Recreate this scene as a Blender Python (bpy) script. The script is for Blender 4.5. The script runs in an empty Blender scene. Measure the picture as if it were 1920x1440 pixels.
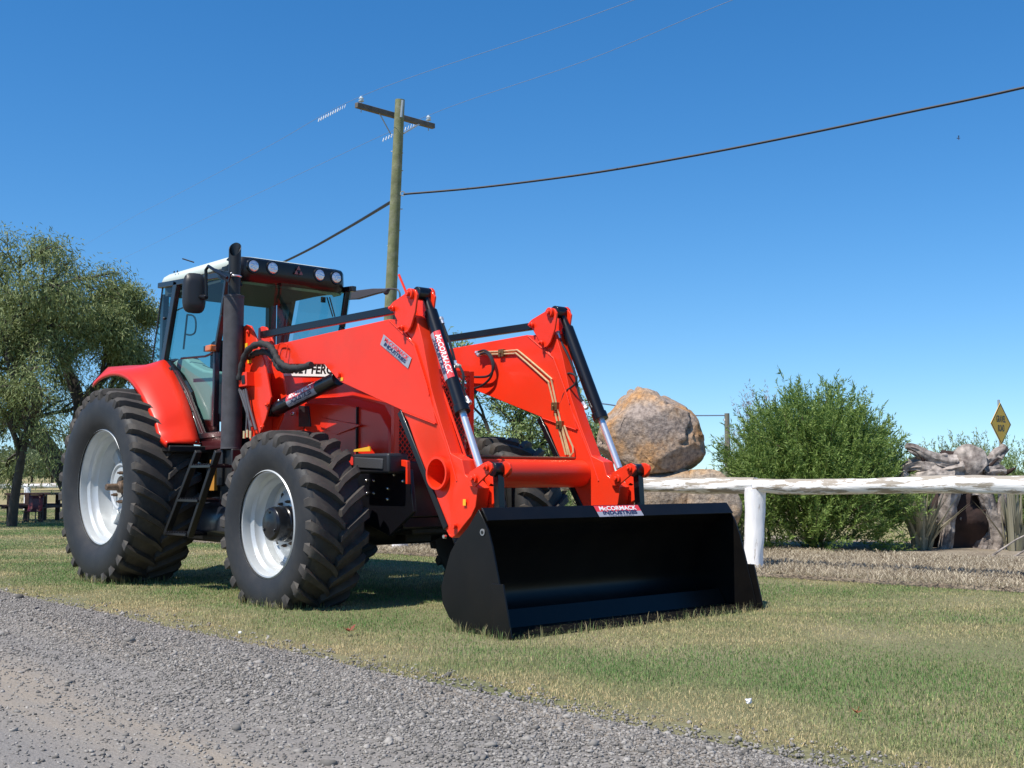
import bpy, bmesh, math, random
import numpy as np
from mathutils import Vector, Matrix, noise

random.seed(7); RNG = np.random.default_rng(11)
SC = bpy.context.scene
COL = SC.collection
# ------------------------------------------------------------------ camera
CA, CF, CYH, CH, CX, CY = 0.7314, 2163.0, 898.4, 0.892, 10.010, -5.379
pt = math.atan((CYH - 720) / CF)
Rv = Vector((math.sin(CA), math.cos(CA), 0)); F0 = Vector((-math.cos(CA), math.sin(CA), 0)); UP = Vector((0, 0, 1))
Fv = math.cos(pt) * F0 + math.sin(pt) * UP; Uv = -math.sin(pt) * F0 + math.cos(pt) * UP
CP = Vector((CX, CY, CH))
cam = bpy.data.cameras.new('camera'); camo = bpy.data.objects.new('camera', cam); COL.objects.link(camo)
cam.sensor_width = 36; cam.lens = CF / 1920 * 36; cam.clip_end = 3000; cam.clip_start = 0.1
m = Matrix((Rv, Uv, -Fv)).transposed().to_4x4(); m.translation = CP; camo.matrix_world = m
SC.camera = camo
# ------------------------------------------------------------------ world, sun, exposure
SUN_EL, SUN_AZ_VEC = math.radians(58), Vector((0.0, -1.0, 0)).normalized()   # direction towards the sun
w = bpy.data.worlds.new('World'); SC.world = w; w.use_nodes = True
nt = w.node_tree; bg = nt.nodes['Background']
sky = nt.nodes.new('ShaderNodeTexSky'); sky.sky_type = 'NISHITA'; sky.sun_disc = False
sky.sun_elevation = SUN_EL; sky.sun_rotation = math.atan2(SUN_AZ_VEC.x, SUN_AZ_VEC.y)
sky.air_density = 1.0; sky.dust_density = 0.0; sky.ozone_density = 5.0; sky.altitude = 300
hs = nt.nodes.new('ShaderNodeHueSaturation'); hs.inputs['Saturation'].default_value = 1.28
stc = nt.nodes.new('ShaderNodeTexCoord'); ssp = nt.nodes.new('ShaderNodeSeparateXYZ'); scb = nt.nodes.new('ShaderNodeCombineXYZ'); smr = nt.nodes.new('ShaderNodeMath'); smr.operation = 'MULTIPLY_ADD'; smr.inputs[1].default_value = .92; smr.inputs[2].default_value = .042
nt.links.new(stc.outputs['Generated'], ssp.inputs[0]); nt.links.new(ssp.outputs[0], scb.inputs[0]); nt.links.new(ssp.outputs[1], scb.inputs[1]); nt.links.new(ssp.outputs[2], smr.inputs[0]); nt.links.new(smr.outputs[0], scb.inputs[2]); nt.links.new(scb.outputs[0], sky.inputs[0])
nt.links.new(sky.outputs[0], hs.inputs['Color']); nt.links.new(hs.outputs[0], bg.inputs[0]); bg.inputs[1].default_value = 0.126
sl = bpy.data.lights.new('sun', 'SUN'); sl.energy = 5.0; sl.angle = math.radians(0.53); sl.color = (1, 0.95, 0.87)
so = bpy.data.objects.new('sun', sl); COL.objects.link(so)
sd = SUN_AZ_VEC * math.cos(SUN_EL) + UP * math.sin(SUN_EL)
so.rotation_euler = sd.to_track_quat('Z', 'Y').to_euler(); so.location = (0, -20, 20)
SC.view_settings.view_transform = 'Standard'; SC.view_settings.look = 'None'
SC.view_settings.exposure = 0.30; SC.view_settings.gamma = 1.0; SC.view_settings.use_curve_mapping = False

# ------------------------------------------------------------------ reading points of the photograph onto real planes
def ray(u, v): return Fv + Rv * ((u - 960) / CF) - Uv * ((v - 720) / CF)
def PY(y, u, v): d = ray(u, v); return CP + d * ((y - CY) / d.y)
def PX(x, u, v): d = ray(u, v); return CP + d * ((x - CX) / d.x)
def PZ(z, u, v): d = ray(u, v); return CP + d * ((z - CH) / d.z)
def PD(D, u, v): return CP + ray(u, v) * D
def S(y, pts): return [(p.x, p.z) for p in (PY(y, *q) for q in pts)]
def S3(y, pts): return [PY(y, *q) for q in pts]

# ------------------------------------------------------------------ materials
MATS = {}
def nodes_of(mt):
    mt.use_nodes = True; n = mt.node_tree; return n, n.nodes['Principled BSDF']
def pm(name, col, rough=0.5, metal=0.0, coat=0.0, var=0.0, vscale=8, bump=0.0, bscale=40, dirt=None, dirtamt=0.0, dscale=3, spec=0.5, island=0.0):
    if name in MATS: return MATS[name]
    mt = bpy.data.materials.new(name); n, b = nodes_of(mt)
    b.inputs['Roughness'].default_value = rough; b.inputs['Metallic'].default_value = metal
    b.inputs['Coat Weight'].default_value = coat; b.inputs['Coat Roughness'].default_value = 0.08
    b.inputs['Specular IOR Level'].default_value = spec
    tc = n.nodes.new('ShaderNodeTexCoord'); out = None
    if var or dirtamt or island:
        rgb = n.nodes.new('ShaderNodeRGB'); rgb.outputs[0].default_value = (*col, 1); out = rgb.outputs[0]
        if var:
            nz = n.nodes.new('ShaderNodeTexNoise'); nz.inputs['Scale'].default_value = vscale; nz.inputs['Detail'].default_value = 6
            n.links.new(tc.outputs['Object'], nz.inputs['Vector'])
            mr = n.nodes.new('ShaderNodeMapRange'); mr.inputs[1].default_value = .3; mr.inputs[2].default_value = .7
            mr.inputs[3].default_value = 1 - var; mr.inputs[4].default_value = 1 + var; n.links.new(nz.outputs[0], mr.inputs[0])
            mx = n.nodes.new('ShaderNodeVectorMath'); mx.operation = 'SCALE'; n.links.new(out, mx.inputs[0]); n.links.new(mr.outputs[0], mx.inputs['Scale']); out = mx.outputs[0]
        if island:
            g = n.nodes.new('ShaderNodeNewGeometry'); mr = n.nodes.new('ShaderNodeMapRange')
            mr.inputs[3].default_value = 1 - island; mr.inputs[4].default_value = 1 + island; n.links.new(g.outputs['Random Per Island'], mr.inputs[0])
            mx = n.nodes.new('ShaderNodeVectorMath'); mx.operation = 'SCALE'; n.links.new(out, mx.inputs[0]); n.links.new(mr.outputs[0], mx.inputs['Scale']); out = mx.outputs[0]
        if dirtamt:
            nz = n.nodes.new('ShaderNodeTexNoise'); nz.inputs['Scale'].default_value = dscale; nz.inputs['Detail'].default_value = 8; nz.inputs['Roughness'].default_value = .65
            n.links.new(tc.outputs['Object'], nz.inputs['Vector'])
            mr = n.nodes.new('ShaderNodeMapRange'); mr.inputs[1].default_value = .45; mr.inputs[2].default_value = .7; mr.inputs[3].default_value = 0; mr.inputs[4].default_value = dirtamt
            n.links.new(nz.outputs[0], mr.inputs[0])
            mx = n.nodes.new('ShaderNodeMix'); mx.data_type = 'RGBA'; n.links.new(mr.outputs[0], mx.inputs[0]); n.links.new(out, mx.inputs[6]); mx.inputs[7].default_value = (*dirt, 1); out = mx.outputs[2]
        n.links.new(out, b.inputs['Base Color'])
    else: b.inputs['Base Color'].default_value = (*col, 1)
    if bump:
        nz = n.nodes.new('ShaderNodeTexNoise'); nz.inputs['Scale'].default_value = bscale; nz.inputs['Detail'].default_value = 5
        n.links.new(tc.outputs['Object'], nz.inputs['Vector'])
        bp = n.nodes.new('ShaderNodeBump'); bp.inputs['Strength'].default_value = bump; bp.inputs['Distance'].default_value = .01
        n.links.new(nz.outputs[0], bp.inputs['Height']); n.links.new(bp.outputs[0], b.inputs['Normal'])
    MATS[name] = mt; return mt
RED = pm('red paint', (0.84, 0.036, 0.008), .40, coat=.18, spec=.32, var=.05, vscale=3, dirt=(.50, .07, .035), dirtamt=.22, dscale=1.7, bump=.03, bscale=9)
REDP = pm('red panel paint', (0.72, 0.026, 0.007), .34, coat=.15, spec=.35, var=.03, vscale=3)
BLK = pm('black paint', (0.006, 0.006, 0.008), .30, coat=.12, spec=.4, bump=.04, bscale=14)
BKT = pm('bucket black paint', (0.0055, 0.005, 0.005), .34, coat=0, spec=.28, var=.25, vscale=5, bump=.06, bscale=8, dirt=(.014, .011, .008), dirtamt=.35, dscale=4)
CAST = pm('black casting', (0.007, 0.007, 0.007), .55, bump=.3, bscale=60)
PLA = pm('black plastic', (0.018, 0.018, 0.020), .45, bump=.08, bscale=200)
MUF = pm('muffler grey', (0.060, 0.056, 0.060), .62, var=.10, vscale=20, dirt=(.025, .022, .022), dirtamt=.6, dscale=9, bump=.12, bscale=70)
PIPEB = pm('sooty pipe', (0.010, 0.010, 0.010), .5)
RUB = pm('tyre rubber', (0.017, 0.017, 0.018), .62, var=.15, vscale=6, dirt=(.060, .050, .040), dirtamt=.30, dscale=6, bump=.12, bscale=90)
TREAD = pm('dusty tread rubber', (0.044, 0.038, 0.033), .75, var=.18, vscale=7, dirt=(.12, .10, .075), dirtamt=.4, dscale=9, bump=.15, bscale=60)
RIM = pm('silver rim paint', (0.52, 0.54, 0.54), .38, metal=.25, coat=.2, var=.04, vscale=5, dirt=(.25, .23, .2), dirtamt=.25, dscale=5)
CHR = pm('chrome', (.86, .84, .84), .30, metal=.75)
BOLT = pm('zinc bolt', (.7, .68, .66), .25, metal=1)
BRASS = pm('yellow zinc pipe', (.80, .58, .30), .30, metal=.45, var=.15, vscale=30)
IRON = pm('brown iron', (.13, .085, .055), .55, metal=.3, var=.3, vscale=30)
WHT = pm('roof off-white', (.66, .70, .60), .4, coat=.3, var=.03, vscale=2)
SILV = pm('decal silver', (.33, .33, .38), .4)
DRED = pm('decal red', (.72, .05, .06), .4)
DBLU = pm('decal dark blue', (.02, .03, .09), .4)
DWHT = pm('decal white', (.86, .86, .84), .4)
DBLK = pm('decal black', (.012, .012, .012), .4)
YEL = pm('yellow sticker', (.85, .45, .02), .4)
HOSE = pm('hose rubber', (.022, .021, .022), .4)
SLEEVE = pm('hose sleeve', (.024, .022, .021), .75, bump=.5, bscale=120)
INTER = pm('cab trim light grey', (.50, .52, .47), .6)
SEAT = pm('seat cloth', (.02, .02, .022), .85, bump=.2, bscale=150)
ORANGE = pm('indicator lens', (.65, .16, .02), .2, coat=.5)
LENS = pm('lamp reflector', (.75, .72, .75), .15, metal=.8, bump=.6, bscale=60)
MIR = pm('mirror glass', (.8, .8, .8), .05, metal=1)
def glassmat(name, tint, refl=1.45):
    mt = bpy.data.materials.new(name); mt.use_nodes = True; n = mt.node_tree; n.nodes.remove(n.nodes['Principled BSDF'])
    tr = n.nodes.new('ShaderNodeBsdfTransparent'); tr.inputs[0].default_value = (*tint, 1)
    gl = n.nodes.new('ShaderNodeBsdfGlossy'); gl.inputs['Roughness'].default_value = .02
    lw = n.nodes.new('ShaderNodeLayerWeight'); lw.inputs[0].default_value = .5; pw = n.nodes.new('ShaderNodeMath'); pw.operation = 'POWER'; pw.inputs[1].default_value = 5; n.links.new(lw.outputs['Facing'], pw.inputs[0])
    fr = n.nodes.new('ShaderNodeMath'); fr.operation = 'MULTIPLY_ADD'; fr.inputs[1].default_value = .9; fr.inputs[2].default_value = .04; n.links.new(pw.outputs[0], fr.inputs[0]); mx = n.nodes.new('ShaderNodeMixShader')
    n.links.new(fr.outputs[0], mx.inputs[0]); n.links.new(tr.outputs[0], mx.inputs[1]); n.links.new(gl.outputs[0], mx.inputs[2])
    n.links.new(mx.outputs[0], n.nodes['Material Output'].inputs[0]); return mt
GLASS = glassmat('tinted cab glass', (.50, .73, .73))

# ------------------------------------------------------------------ mesh building
class MB:
    def __init__(s): s.V = []; s.F = []; s.M = []
    def add(s, vs, fs, mi=0):
        o = len(s.V); s.V += [Vector(v) for v in vs]; s.F += [tuple(i + o for i in f) for f in fs]; s.M += [mi] * len(fs); return s
    def box(s, x0, x1, y0, y1, z0, z1, mi=0, M=None):
        vs = [Vector((x, y, z)) for x in (x0, x1) for y in (y0, y1) for z in (z0, z1)]
        if M is not None: vs = [M @ v for v in vs]
        return s.add(vs, [(0, 1, 3, 2), (4, 6, 7, 5), (0, 4, 5, 1), (2, 3, 7, 6), (0, 2, 6, 4), (1, 5, 7, 3)], mi)
    def prism(s, pts, y0, y1, mi=0):
        n = len(pts); vs = [(x, y0, z) for x, z in pts] + [(x, y1, z) for x, z in pts]
        return s.add(vs, [tuple(range(n)), tuple(range(2 * n - 1, n - 1, -1))] + [(i, i + n, (i + 1) % n + n, (i + 1) % n) for i in range(n)], mi)
    def extr(s, poly, d, mi=0):
        n = len(poly); d = Vector(d); vs = [Vector(p) for p in poly] + [Vector(p) + d for p in poly]
        return s.add(vs, [tuple(range(n)), tuple(range(2 * n - 1, n - 1, -1))] + [(i, i + n, (i + 1) % n + n, (i + 1) % n) for i in range(n)], mi)
    def tube(s, path, r, n=8, mi=0, cap=True, closed=False):
        path = [Vector(p) for p in path]; k = len(path); vs = []; fs = []; prev = None
        for i, p in enumerate(path):
            if closed: t = (path[(i + 1) % k] - path[i - 1])
            else: t = (path[min(i + 1, k - 1)] - path[max(i - 1, 0)])
            t = t.normalized() if t.length > 1e-9 else Vector((0, 0, 1))
            if prev is None:
                a = t.cross(Vector((0, 0, 1)));
                if a.length < .1: a = t.cross(Vector((1, 0, 0)))
                a.normalize()
            else:
                a = prev - t * prev.dot(t)
                if a.length < 1e-6: a = t.orthogonal()
                a.normalize()
            prev = a; b = t.cross(a); rr = r[i] if isinstance(r, (list, tuple)) else r
            vs += [p + (a * math.cos(q) + b * math.sin(q)) * rr for q in (2 * math.pi * j / n for j in range(n))]
        for i in range(k if closed else k - 1):
            j2 = (i + 1) % k
            for j in range(n): fs.append((i * n + j, i * n + (j + 1) % n, j2 * n + (j + 1) % n, j2 * n + j))
        if cap and not closed: fs += [tuple(range(n))[::-1], tuple((k - 1) * n + j for j in range(n))]
        return s.add(vs, fs, mi)
    def cyl(s, p0, p1, r0, r1=None, n=20, mi=0): return s.tube([p0, p1], [r0, r0 if r1 is None else r1], n, mi)
    def lathe(s, prof, c=(0, 0, 0), n=48, mi=0, closed=False):          # prof (r, y) round the y axis
        c = Vector(c); k = len(prof); vs = []; fs = []
        for r, y in prof:
            for j in range(n): q = 2 * math.pi * j / n; vs.append(c + Vector((r * math.cos(q), y, r * math.sin(q))))
        for i in range(k - 1):
            for j in range(n): fs.append((i * n + j, i * n + (j + 1) % n, (i + 1) * n + (j + 1) % n, (i + 1) * n + j))
        return s.add(vs, fs, mi)
    def dome(s, c, d, r, n=10, mi=0, k=4, h=1.0):
        c = Vector(c); d = Vector(d).normalized(); a = d.orthogonal().normalized(); b = d.cross(a); vs = []; fs = []
        for i in range(k):
            q = math.pi / 2 * i / k
            for j in range(n): t = 2 * math.pi * j / n; vs.append(c + (a * math.cos(t) + b * math.sin(t)) * r * math.cos(q) + d * r * h * math.sin(q))
        vs.append(c + d * r * h)
        for i in range(k - 1):
            for j in range(n): fs.append((i * n + j, i * n + (j + 1) % n, (i + 1) * n + (j + 1) % n, (i + 1) * n + j))
        for j in range(n): fs.append(((k - 1) * n + j, (k - 1) * n + (j + 1) % n, k * n))
        return s.add(vs, fs, mi)
    def build(s, name, mats, parent=None, origin=None, bevel=0, angle=32, smooth=True, norm=True, seg=2):
        me = bpy.data.meshes.new(name); o0 = Vector(origin) if origin is not None else Vector((0, 0, 0))
        me.from_pydata([tuple(v - o0) for v in s.V], [], s.F)
        for mt in (mats if isinstance(mats, (list, tuple)) else [mats]): me.materials.append(mt)
        me.polygons.foreach_set('material_index', s.M)
        if norm:
            bm = bmesh.new(); bm.from_mesh(me); bmesh.ops.recalc_face_normals(bm, faces=bm.faces); bm.to_mesh(me); bm.free()
        if smooth: me.shade_smooth(); me.set_sharp_from_angle(angle=math.radians(angle))
        o = bpy.data.objects.new(name, me); COL.objects.link(o); o.location = o0
        if parent:
            o.parent = parent
            if origin is not None: o.location = o0 - parent.location
        if bevel:
            b = o.modifiers.new('bevel', 'BEVEL'); b.width = bevel; b.segments = seg; b.limit_method = 'ANGLE'; b.angle_limit = math.radians(35); b.harden_normals = False
        return o
def npmesh(name, V, Fa, mat, parent=None, k=3, smooth=False):
    me = bpy.data.meshes.new(name); V = np.asarray(V, np.float32); Fa = np.asarray(Fa, np.int32)
    me.vertices.add(len(V)); me.vertices.foreach_set('co', V.ravel()); me.loops.add(Fa.size); me.loops.foreach_set('vertex_index', Fa.ravel())
    me.polygons.add(len(Fa)); me.polygons.foreach_set('loop_start', np.arange(len(Fa), dtype=np.int32) * k)
    me.update(calc_edges=True); me.materials.append(mat)
    if smooth: me.shade_smooth()
    o = bpy.data.objects.new(name, me); COL.objects.link(o)
    if parent: o.parent = parent
    return o
def tag(o, label=None, cat=None, group=None, kind=None):
    if label: o['label'] = label
    if cat: o['category'] = cat
    if group: o['group'] = group
    if kind: o['kind'] = kind
    return o
def empty(name, loc, label, cat, group=None):
    o = bpy.data.objects.new(name, None); COL.objects.link(o); o.location = loc; o.empty_display_size = .2; return tag(o, label, cat, group)
def smoothpath(pts, n=6):
    pts = [Vector(p) for p in pts]; out = []
    for i in range(len(pts) - 1):
        p0 = pts[max(i - 1, 0)]; p1 = pts[i]; p2 = pts[i + 1]; p3 = pts[min(i + 2, len(pts) - 1)]
        for j in range(n):
            t = j / n; out.append(.5 * ((2 * p1) + (p2 - p0) * t + (2 * p0 - 5 * p1 + 4 * p2 - p3) * t * t + (3 * p1 - p0 - 3 * p2 + p3) * t ** 3))
    out.append(pts[-1]); return out
def textverts(txt, size, shear=0.0, width=None, bold=0.0):
    cu = bpy.data.curves.new('lettering', 'FONT'); cu.body = txt; cu.size = size; cu.shear = shear; cu.align_x = 'CENTER'; cu.align_y = 'CENTER'; cu.offset = bold; cu.resolution_u = 3
    ob = bpy.data.objects.new('lettering', cu); COL.objects.link(ob); dg = bpy.context.evaluated_depsgraph_get(); dg.update()
    me = bpy.data.meshes.new_from_object(ob.evaluated_get(dg)); bpy.data.objects.remove(ob)
    V = [Vector(v.co) for v in me.vertices]; Fs = [tuple(p.vertices) for p in me.polygons]; bpy.data.meshes.remove(me)
    if width and V:
        a = min(v.x for v in V); b = max(v.x for v in V); k = width / (b - a); V = [Vector(((v.x - (a + b) / 2) * k, v.y, 0)) for v in V]
    return V, Fs
def decal(name, parent, fn, w, h, bands, texts, mats, nu=1):
    """fn(u,v,lift) -> 3D point, u in 0..w, v in 0..h. bands (v0,v1,mi); texts (string,size,u,v,mi,width)"""
    b = MB()
    for v0, v1, mi in bands:
        k = nu; vs = []
        for i in range(k + 1):
            for j in range(5): vs.append(fn(w * i / k, v0 + (v1 - v0) * j / 4, .0012))
        b.add(vs, [(i * 5 + j, (i + 1) * 5 + j, (i + 1) * 5 + j + 1, i * 5 + j + 1) for i in range(k) for j in range(4)], mi)
    for t, sz, u, v, mi, wd, bold in texts:
        V, Fs = textverts(t, sz, .15, wd, bold); b.add([fn(u + p.x, v + p.y, .0030) for p in V], Fs, mi)
    return b.build(name, mats, parent, smooth=False, norm=False)
def planefn(o, ux, uv):
    o = Vector(o); ux = Vector(ux).normalized(); uv = Vector(uv).normalized(); n = ux.cross(uv)
    return lambda u, v, l: o + ux * u + uv * v + n * l
LOADER_BANDS = [(0, .42, 0), (.42, 1, 1)]
def loader_decal(name, parent, fn, w, h, nu=1, plain=False):
    return decal(name, parent, fn, w, h, [(0, h * .46, 0), (h * .46, h, 0 if plain else 1)],
        [('McCORMACK', h * .52, w * .5, h * .72, 1 if plain else 2, w * .84, h * .012), ('INDUSTRIES', h * .44, w * .5, h * .33, 3, w * .78, h * .02), ('Front End Loaders', h * .16, w * .5, h * .08, 3, w * .55, 0)],
        [SILV, DRED, DWHT, DBLU], nu)
TEXMATS = None

# ================================================================== SETTING
def ground_mat(name, kind):
    mt = bpy.data.materials.new(name); n, b = nodes_of(mt); b.inputs['Roughness'].default_value = .9; b.inputs['Specular IOR Level'].default_value = .2
    tc = n.nodes.new('ShaderNodeTexCoord')
    def nz(sc, det=6, rough=.6, vec=None):
        x = n.nodes.new('ShaderNodeTexNoise'); x.inputs['Scale'].default_value = sc; x.inputs['Detail'].default_value = det; x.inputs['Roughness'].default_value = rough
        n.links.new(vec or tc.outputs['Object'], x.inputs['Vector']); return x.outputs[0]
    def ramp(f, stops):
        r = n.nodes.new('ShaderNodeValToRGB'); e = r.color_ramp.elements
        while len(e) < len(stops): e.new(.5)
        for el, (p, c) in zip(e, stops): el.position = p; el.color = (*c, 1)
        n.links.new(f, r.inputs[0]); return r.outputs[0]
    def mix(f, a, c):
        x = n.nodes.new('ShaderNodeMix'); x.data_type = 'RGBA'
        if isinstance(f, float): x.inputs[0].default_value = f
        else: n.links.new(f, x.inputs[0])
        n.links.new(a, x.inputs[6]); n.links.new(c, x.inputs[7]); return x.outputs[2]
    if kind == 'lawn':
        a = ramp(nz(.55, 5), [(.36, (.13, .15, .065)), (.50, (.21, .20, .105)), (.64, (.31, .26, .165))])
        c = ramp(nz(60, 3), [(.3, (.08, .07, .04)), (.6, (.20, .19, .09)), (.75, (.40, .34, .2))]); col = mix(.5, a, c)
    elif kind == 'road':
        sp = n.nodes.new('ShaderNodeSeparateXYZ'); n.links.new(tc.outputs['Object'], sp.inputs[0])
        mp = n.nodes.new('ShaderNodeMapping'); mp.inputs['Scale'].default_value = (.12, 1.3, 1); n.links.new(tc.outputs['Object'], mp.inputs[0])
        a = ramp(nz(1.6, 6, .6, mp.outputs[0]), [(.36, (.205, .190, .175)), (.52, (.245, .215, .18)), (.64, (.33, .265, .19))])
        c = ramp(nz(110, 4), [(.3, (.11, .10, .095)), (.5, (.235, .22, .20)), (.72, (.38, .35, .32))]); col = mix(.42, a, c)
    elif kind == 'mulch':
        a = ramp(nz(1.6, 6), [(.35, (.20, .16, .115)), (.5, (.33, .28, .20)), (.66, (.43, .38, .29))])
        c = ramp(nz(45, 5), [(.3, (.07, .05, .035)), (.55, (.24, .19, .14)), (.75, (.5, .44, .34))]); col = mix(.6, a, c)
    else:
        a = ramp(nz(.05, 6), [(.38, (.13, .14, .05)), (.52, (.34, .27, .13)), (.65, (.42, .33, .17))])
        c = ramp(nz(6, 5), [(.3, (.12, .12, .05)), (.6, (.34, .28, .14)), (.75, (.5, .42, .24))]); col = mix(.45, a, c)
    n.links.new(col, b.inputs['Base Color'])
    bp = n.nodes.new('ShaderNodeBump'); bp.inputs['Strength'].default_value = .6; bp.inputs['Distance'].default_value = .015
    n.links.new(nz(70 if kind != 'field' else 8, 4), bp.inputs['Height']); n.links.new(bp.outputs[0], b.inputs['Normal']); return mt
def sheet(name, x0, x1, y0, y1, nx, ny, zf, mat):
    xs = np.linspace(x0, x1, nx); ys = np.linspace(y0, y1, ny) if not hasattr(y0, '__len__') else None
    V = [];
    for x in xs:
        for y in ys: V.append((x, y, zf(x, y)))
    Fq = [(i * ny + j, (i + 1) * ny + j, (i + 1) * ny + j + 1, i * ny + j + 1) for i in range(nx - 1) for j in range(ny - 1)]
    o = npmesh(name, V, Fq, mat, k=4, smooth=True); return tag(o, kind='structure')
def hillz(x, y):
    d = math.hypot(x - CX, y - CY); return 0
# far field ground, one sheet to the horizon
tag(sheet('ground', -1500, 1500, -1500, 1500, 41, 41, lambda x, y: -0.06, ground_mat('dry field', 'field')), 'dry tan pasture running to the horizon')
ROADE = -2.12
def roade(x): return ROADE + .10 * noise.noise(Vector((x * .6, 3, 0))) + .07 * noise.noise(Vector((x * 2.1, 9, 0)))
def lawnz(x, y):
    return .012 * noise.noise(Vector((x * .8, y * .8, 0)))
tag(sheet('lawn', -34, 22, -2.5, 8.0, 160, 50, lambda x, y: lawnz(x, y) - .004, ground_mat('lawn soil', 'lawn')), 'short patchy lawn the tractor stands on')
def roadz(x, y):
    z = .012 + .035 * math.exp(-((y + 2.75) / .38) ** 2)                     # windrow of loose stone along the verge
    z += .010 * noise.noise(Vector((x * .9, y * 2.5, 4)))
    z -= .016 * math.exp(-((y + 3.9) / .30) ** 2) + .012 * math.exp(-((y + 5.6) / .3) ** 2)
    t = min(1, max(0, (ROADE - y + .06) / .25)); return z * t - .02 * (1 - t)
tag(sheet('gravel_road', -60, 24, -14, ROADE + .02, 300, 120, roadz, ground_mat('gravel road surface', 'road')), 'grey gravel road with wheel tracks')
FD = (Vector((3.30, 3.72, 0)) - Vector((-1.92, 3.05, 0))).normalized(); FN = Vector((-FD.y, FD.x, 0)); FP = Vector((3.30, 3.72, 0))
def mulz(s, t):
    return .03 + .05 * (1 - math.exp(-max(0, t + .3) * 1.1)) + .02 * noise.noise(Vector((s * 1.5, t * 1.5, 2)))
bm_ = []; NS, NT = 120, 34; Vv = []
for i in range(NS):
    for j in range(NT):
        s_ = -9 + 23 * i / (NS - 1); t_ = -.34 + .06 * noise.noise(Vector((s_ * 1.3, 0, 5))) * (j == 0) + 5.5 * j / (NT - 1)
        p = FP + FD * s_ + FN * t_; Vv.append((p.x, p.y, mulz(s_, t_) if j else -.02))
tag(npmesh('mulch_bed', Vv, [(i * NT + j, (i + 1) * NT + j, (i + 1) * NT + j + 1, i * NT + j + 1) for i in range(NS - 1) for j in range(NT - 1)], ground_mat('mulch', 'mulch'), k=4, smooth=True), 'straw mulch garden bed behind the fence', kind='structure')
# low rise behind the lawn at the far left
hc = PD(120, 0, 898); Vv = []
for i in range(60):
    for j in range(24):
        a = -70 + 140 * i / 59; b_ = 90 * j / 23 - 20
        p = Vector((hc.x, hc.y, 0)) + Rv * a + F0 * b_
        z = 1.5 * math.exp(-(a / 45) ** 2) * min(1, max(0, (b_ + 20) / 40)) * (1 - .3 * max(0, (b_ - 30) / 40)) + .4 * noise.noise(Vector((a * .05, b_ * .05, 0))) - .3
        Vv.append((p.x, p.y, z if 0 < j < 23 else -.3))
tag(npmesh('hill', Vv, [(i * 24 + j, (i + 1) * 24 + j, (i + 1) * 24 + j + 1, i * 24 + j + 1) for i in range(59) for j in range(23)], ground_mat('far pasture', 'field'), k=4, smooth=True), 'low dry rise in the distance', kind='structure')

# ---- grass blades
def vispt(P, mx=60):
    d = P - np.array(CP); z = d @ np.array(Fv); u = 960 + CF * (d @ np.array(Rv)) / z; v = 720 - CF * (d @ np.array(Uv)) / z
    return (z > .5) & (u > -mx) & (u < 1920 + mx) & (v < 1440 + mx * 1.5), z
def nnoise(P, sc, seed=0.0):
    # cheap vectorised value noise from summed sines
    x = P[:, 0] * sc + seed; y = P[:, 1] * sc - seed * 1.7
    return (np.sin(x * 1.3 + 2 * np.sin(y * .7)) + np.sin(y * 1.9 + 1.5 * np.sin(x * 1.1 + 3)) + .6 * np.sin(2.7 * x - 1.9 * y + seed)) / 2.6
def blade_mat():
    mt = bpy.data.materials.new('grass blades'); n, b = nodes_of(mt); b.inputs['Roughness'].default_value = .65; b.inputs['Specular IOR Level'].default_value = .25
    at = n.nodes.new('ShaderNodeAttribute'); at.attribute_name = 'tint'; n.links.new(at.outputs['Color'], b.inputs['Base Color'])
    tr = n.nodes.new('ShaderNodeBsdfTranslucent'); n.links.new(at.outputs['Color'], tr.inputs[0]); mx = n.nodes.new('ShaderNodeMixShader'); mx.inputs[0].default_value = .25
    out = n.nodes['Material Output']; n.links.new(b.outputs[0], mx.inputs[1]); n.links.new(tr.outputs[0], mx.inputs[2]); n.links.new(mx.outputs[0], out.inputs[0]); return mt
BLADE = blade_mat()
def blades(name, P, L, W, tint, lean=.55, label=None, mat=None, flat=False):
    n = len(P); a = RNG.uniform(0, 2 * np.pi, n); ld = np.stack([np.cos(a), np.sin(a), np.zeros(n)], 1)
    b = a + np.pi / 2 + RNG.normal(0, .5, n); wd = np.stack([np.cos(b), np.sin(b), np.zeros(n)], 1) * (W / 2)[:, None]
    le = (RNG.uniform(1.47, 1.60, n) if flat else np.abs(RNG.normal(0, lean, n)))[:, None]; up = np.array([0, 0, 1.])
    tip = P + (ld * np.sin(le) + up * np.cos(le)) * L[:, None]; mid = P + (ld * np.sin(le * .5) + up * np.cos(le * .5)) * (L * .55)[:, None]
    V = np.stack([P - wd, P + wd, mid + wd * .8, mid - wd * .8, tip], 1).reshape(-1, 3)
    i = np.arange(n)[:, None] * 5; T = np.concatenate([i + [[0, 1, 2]], i + [[0, 2, 3]], i + [[3, 2, 4]]], 1).reshape(-1, 3)
    o = npmesh(name, V, T, mat or BLADE); me = o.data; ca = me.color_attributes.new('tint', 'FLOAT_COLOR', 'POINT')
    c = np.repeat(np.concatenate([tint, np.ones((n, 1))], 1), 5, 0).astype(np.float32); ca.data.foreach_set('color', c.ravel())
    return tag(o, label, kind='stuff')
def scatter(N, x0, x1, y0, y1, dens_pow):
    out = []
    while sum(len(o) for o in out) < N:
        P = np.stack([RNG.uniform(x0, x1, 400000), RNG.uniform(y0, y1, 400000), np.zeros(400000)], 1); ok, z = vispt(P)
        P = P[ok]; z = z[ok]; k = RNG.uniform(0, 1, len(P)) < np.minimum(1, (4.2 / z) ** dens_pow); out.append(P[k])
    return np.concatenate(out)[:N]
def lerp(a, b, t): return np.array(a)[None] * (1 - t[:, None]) + np.array(b)[None] * t[:, None]
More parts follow.
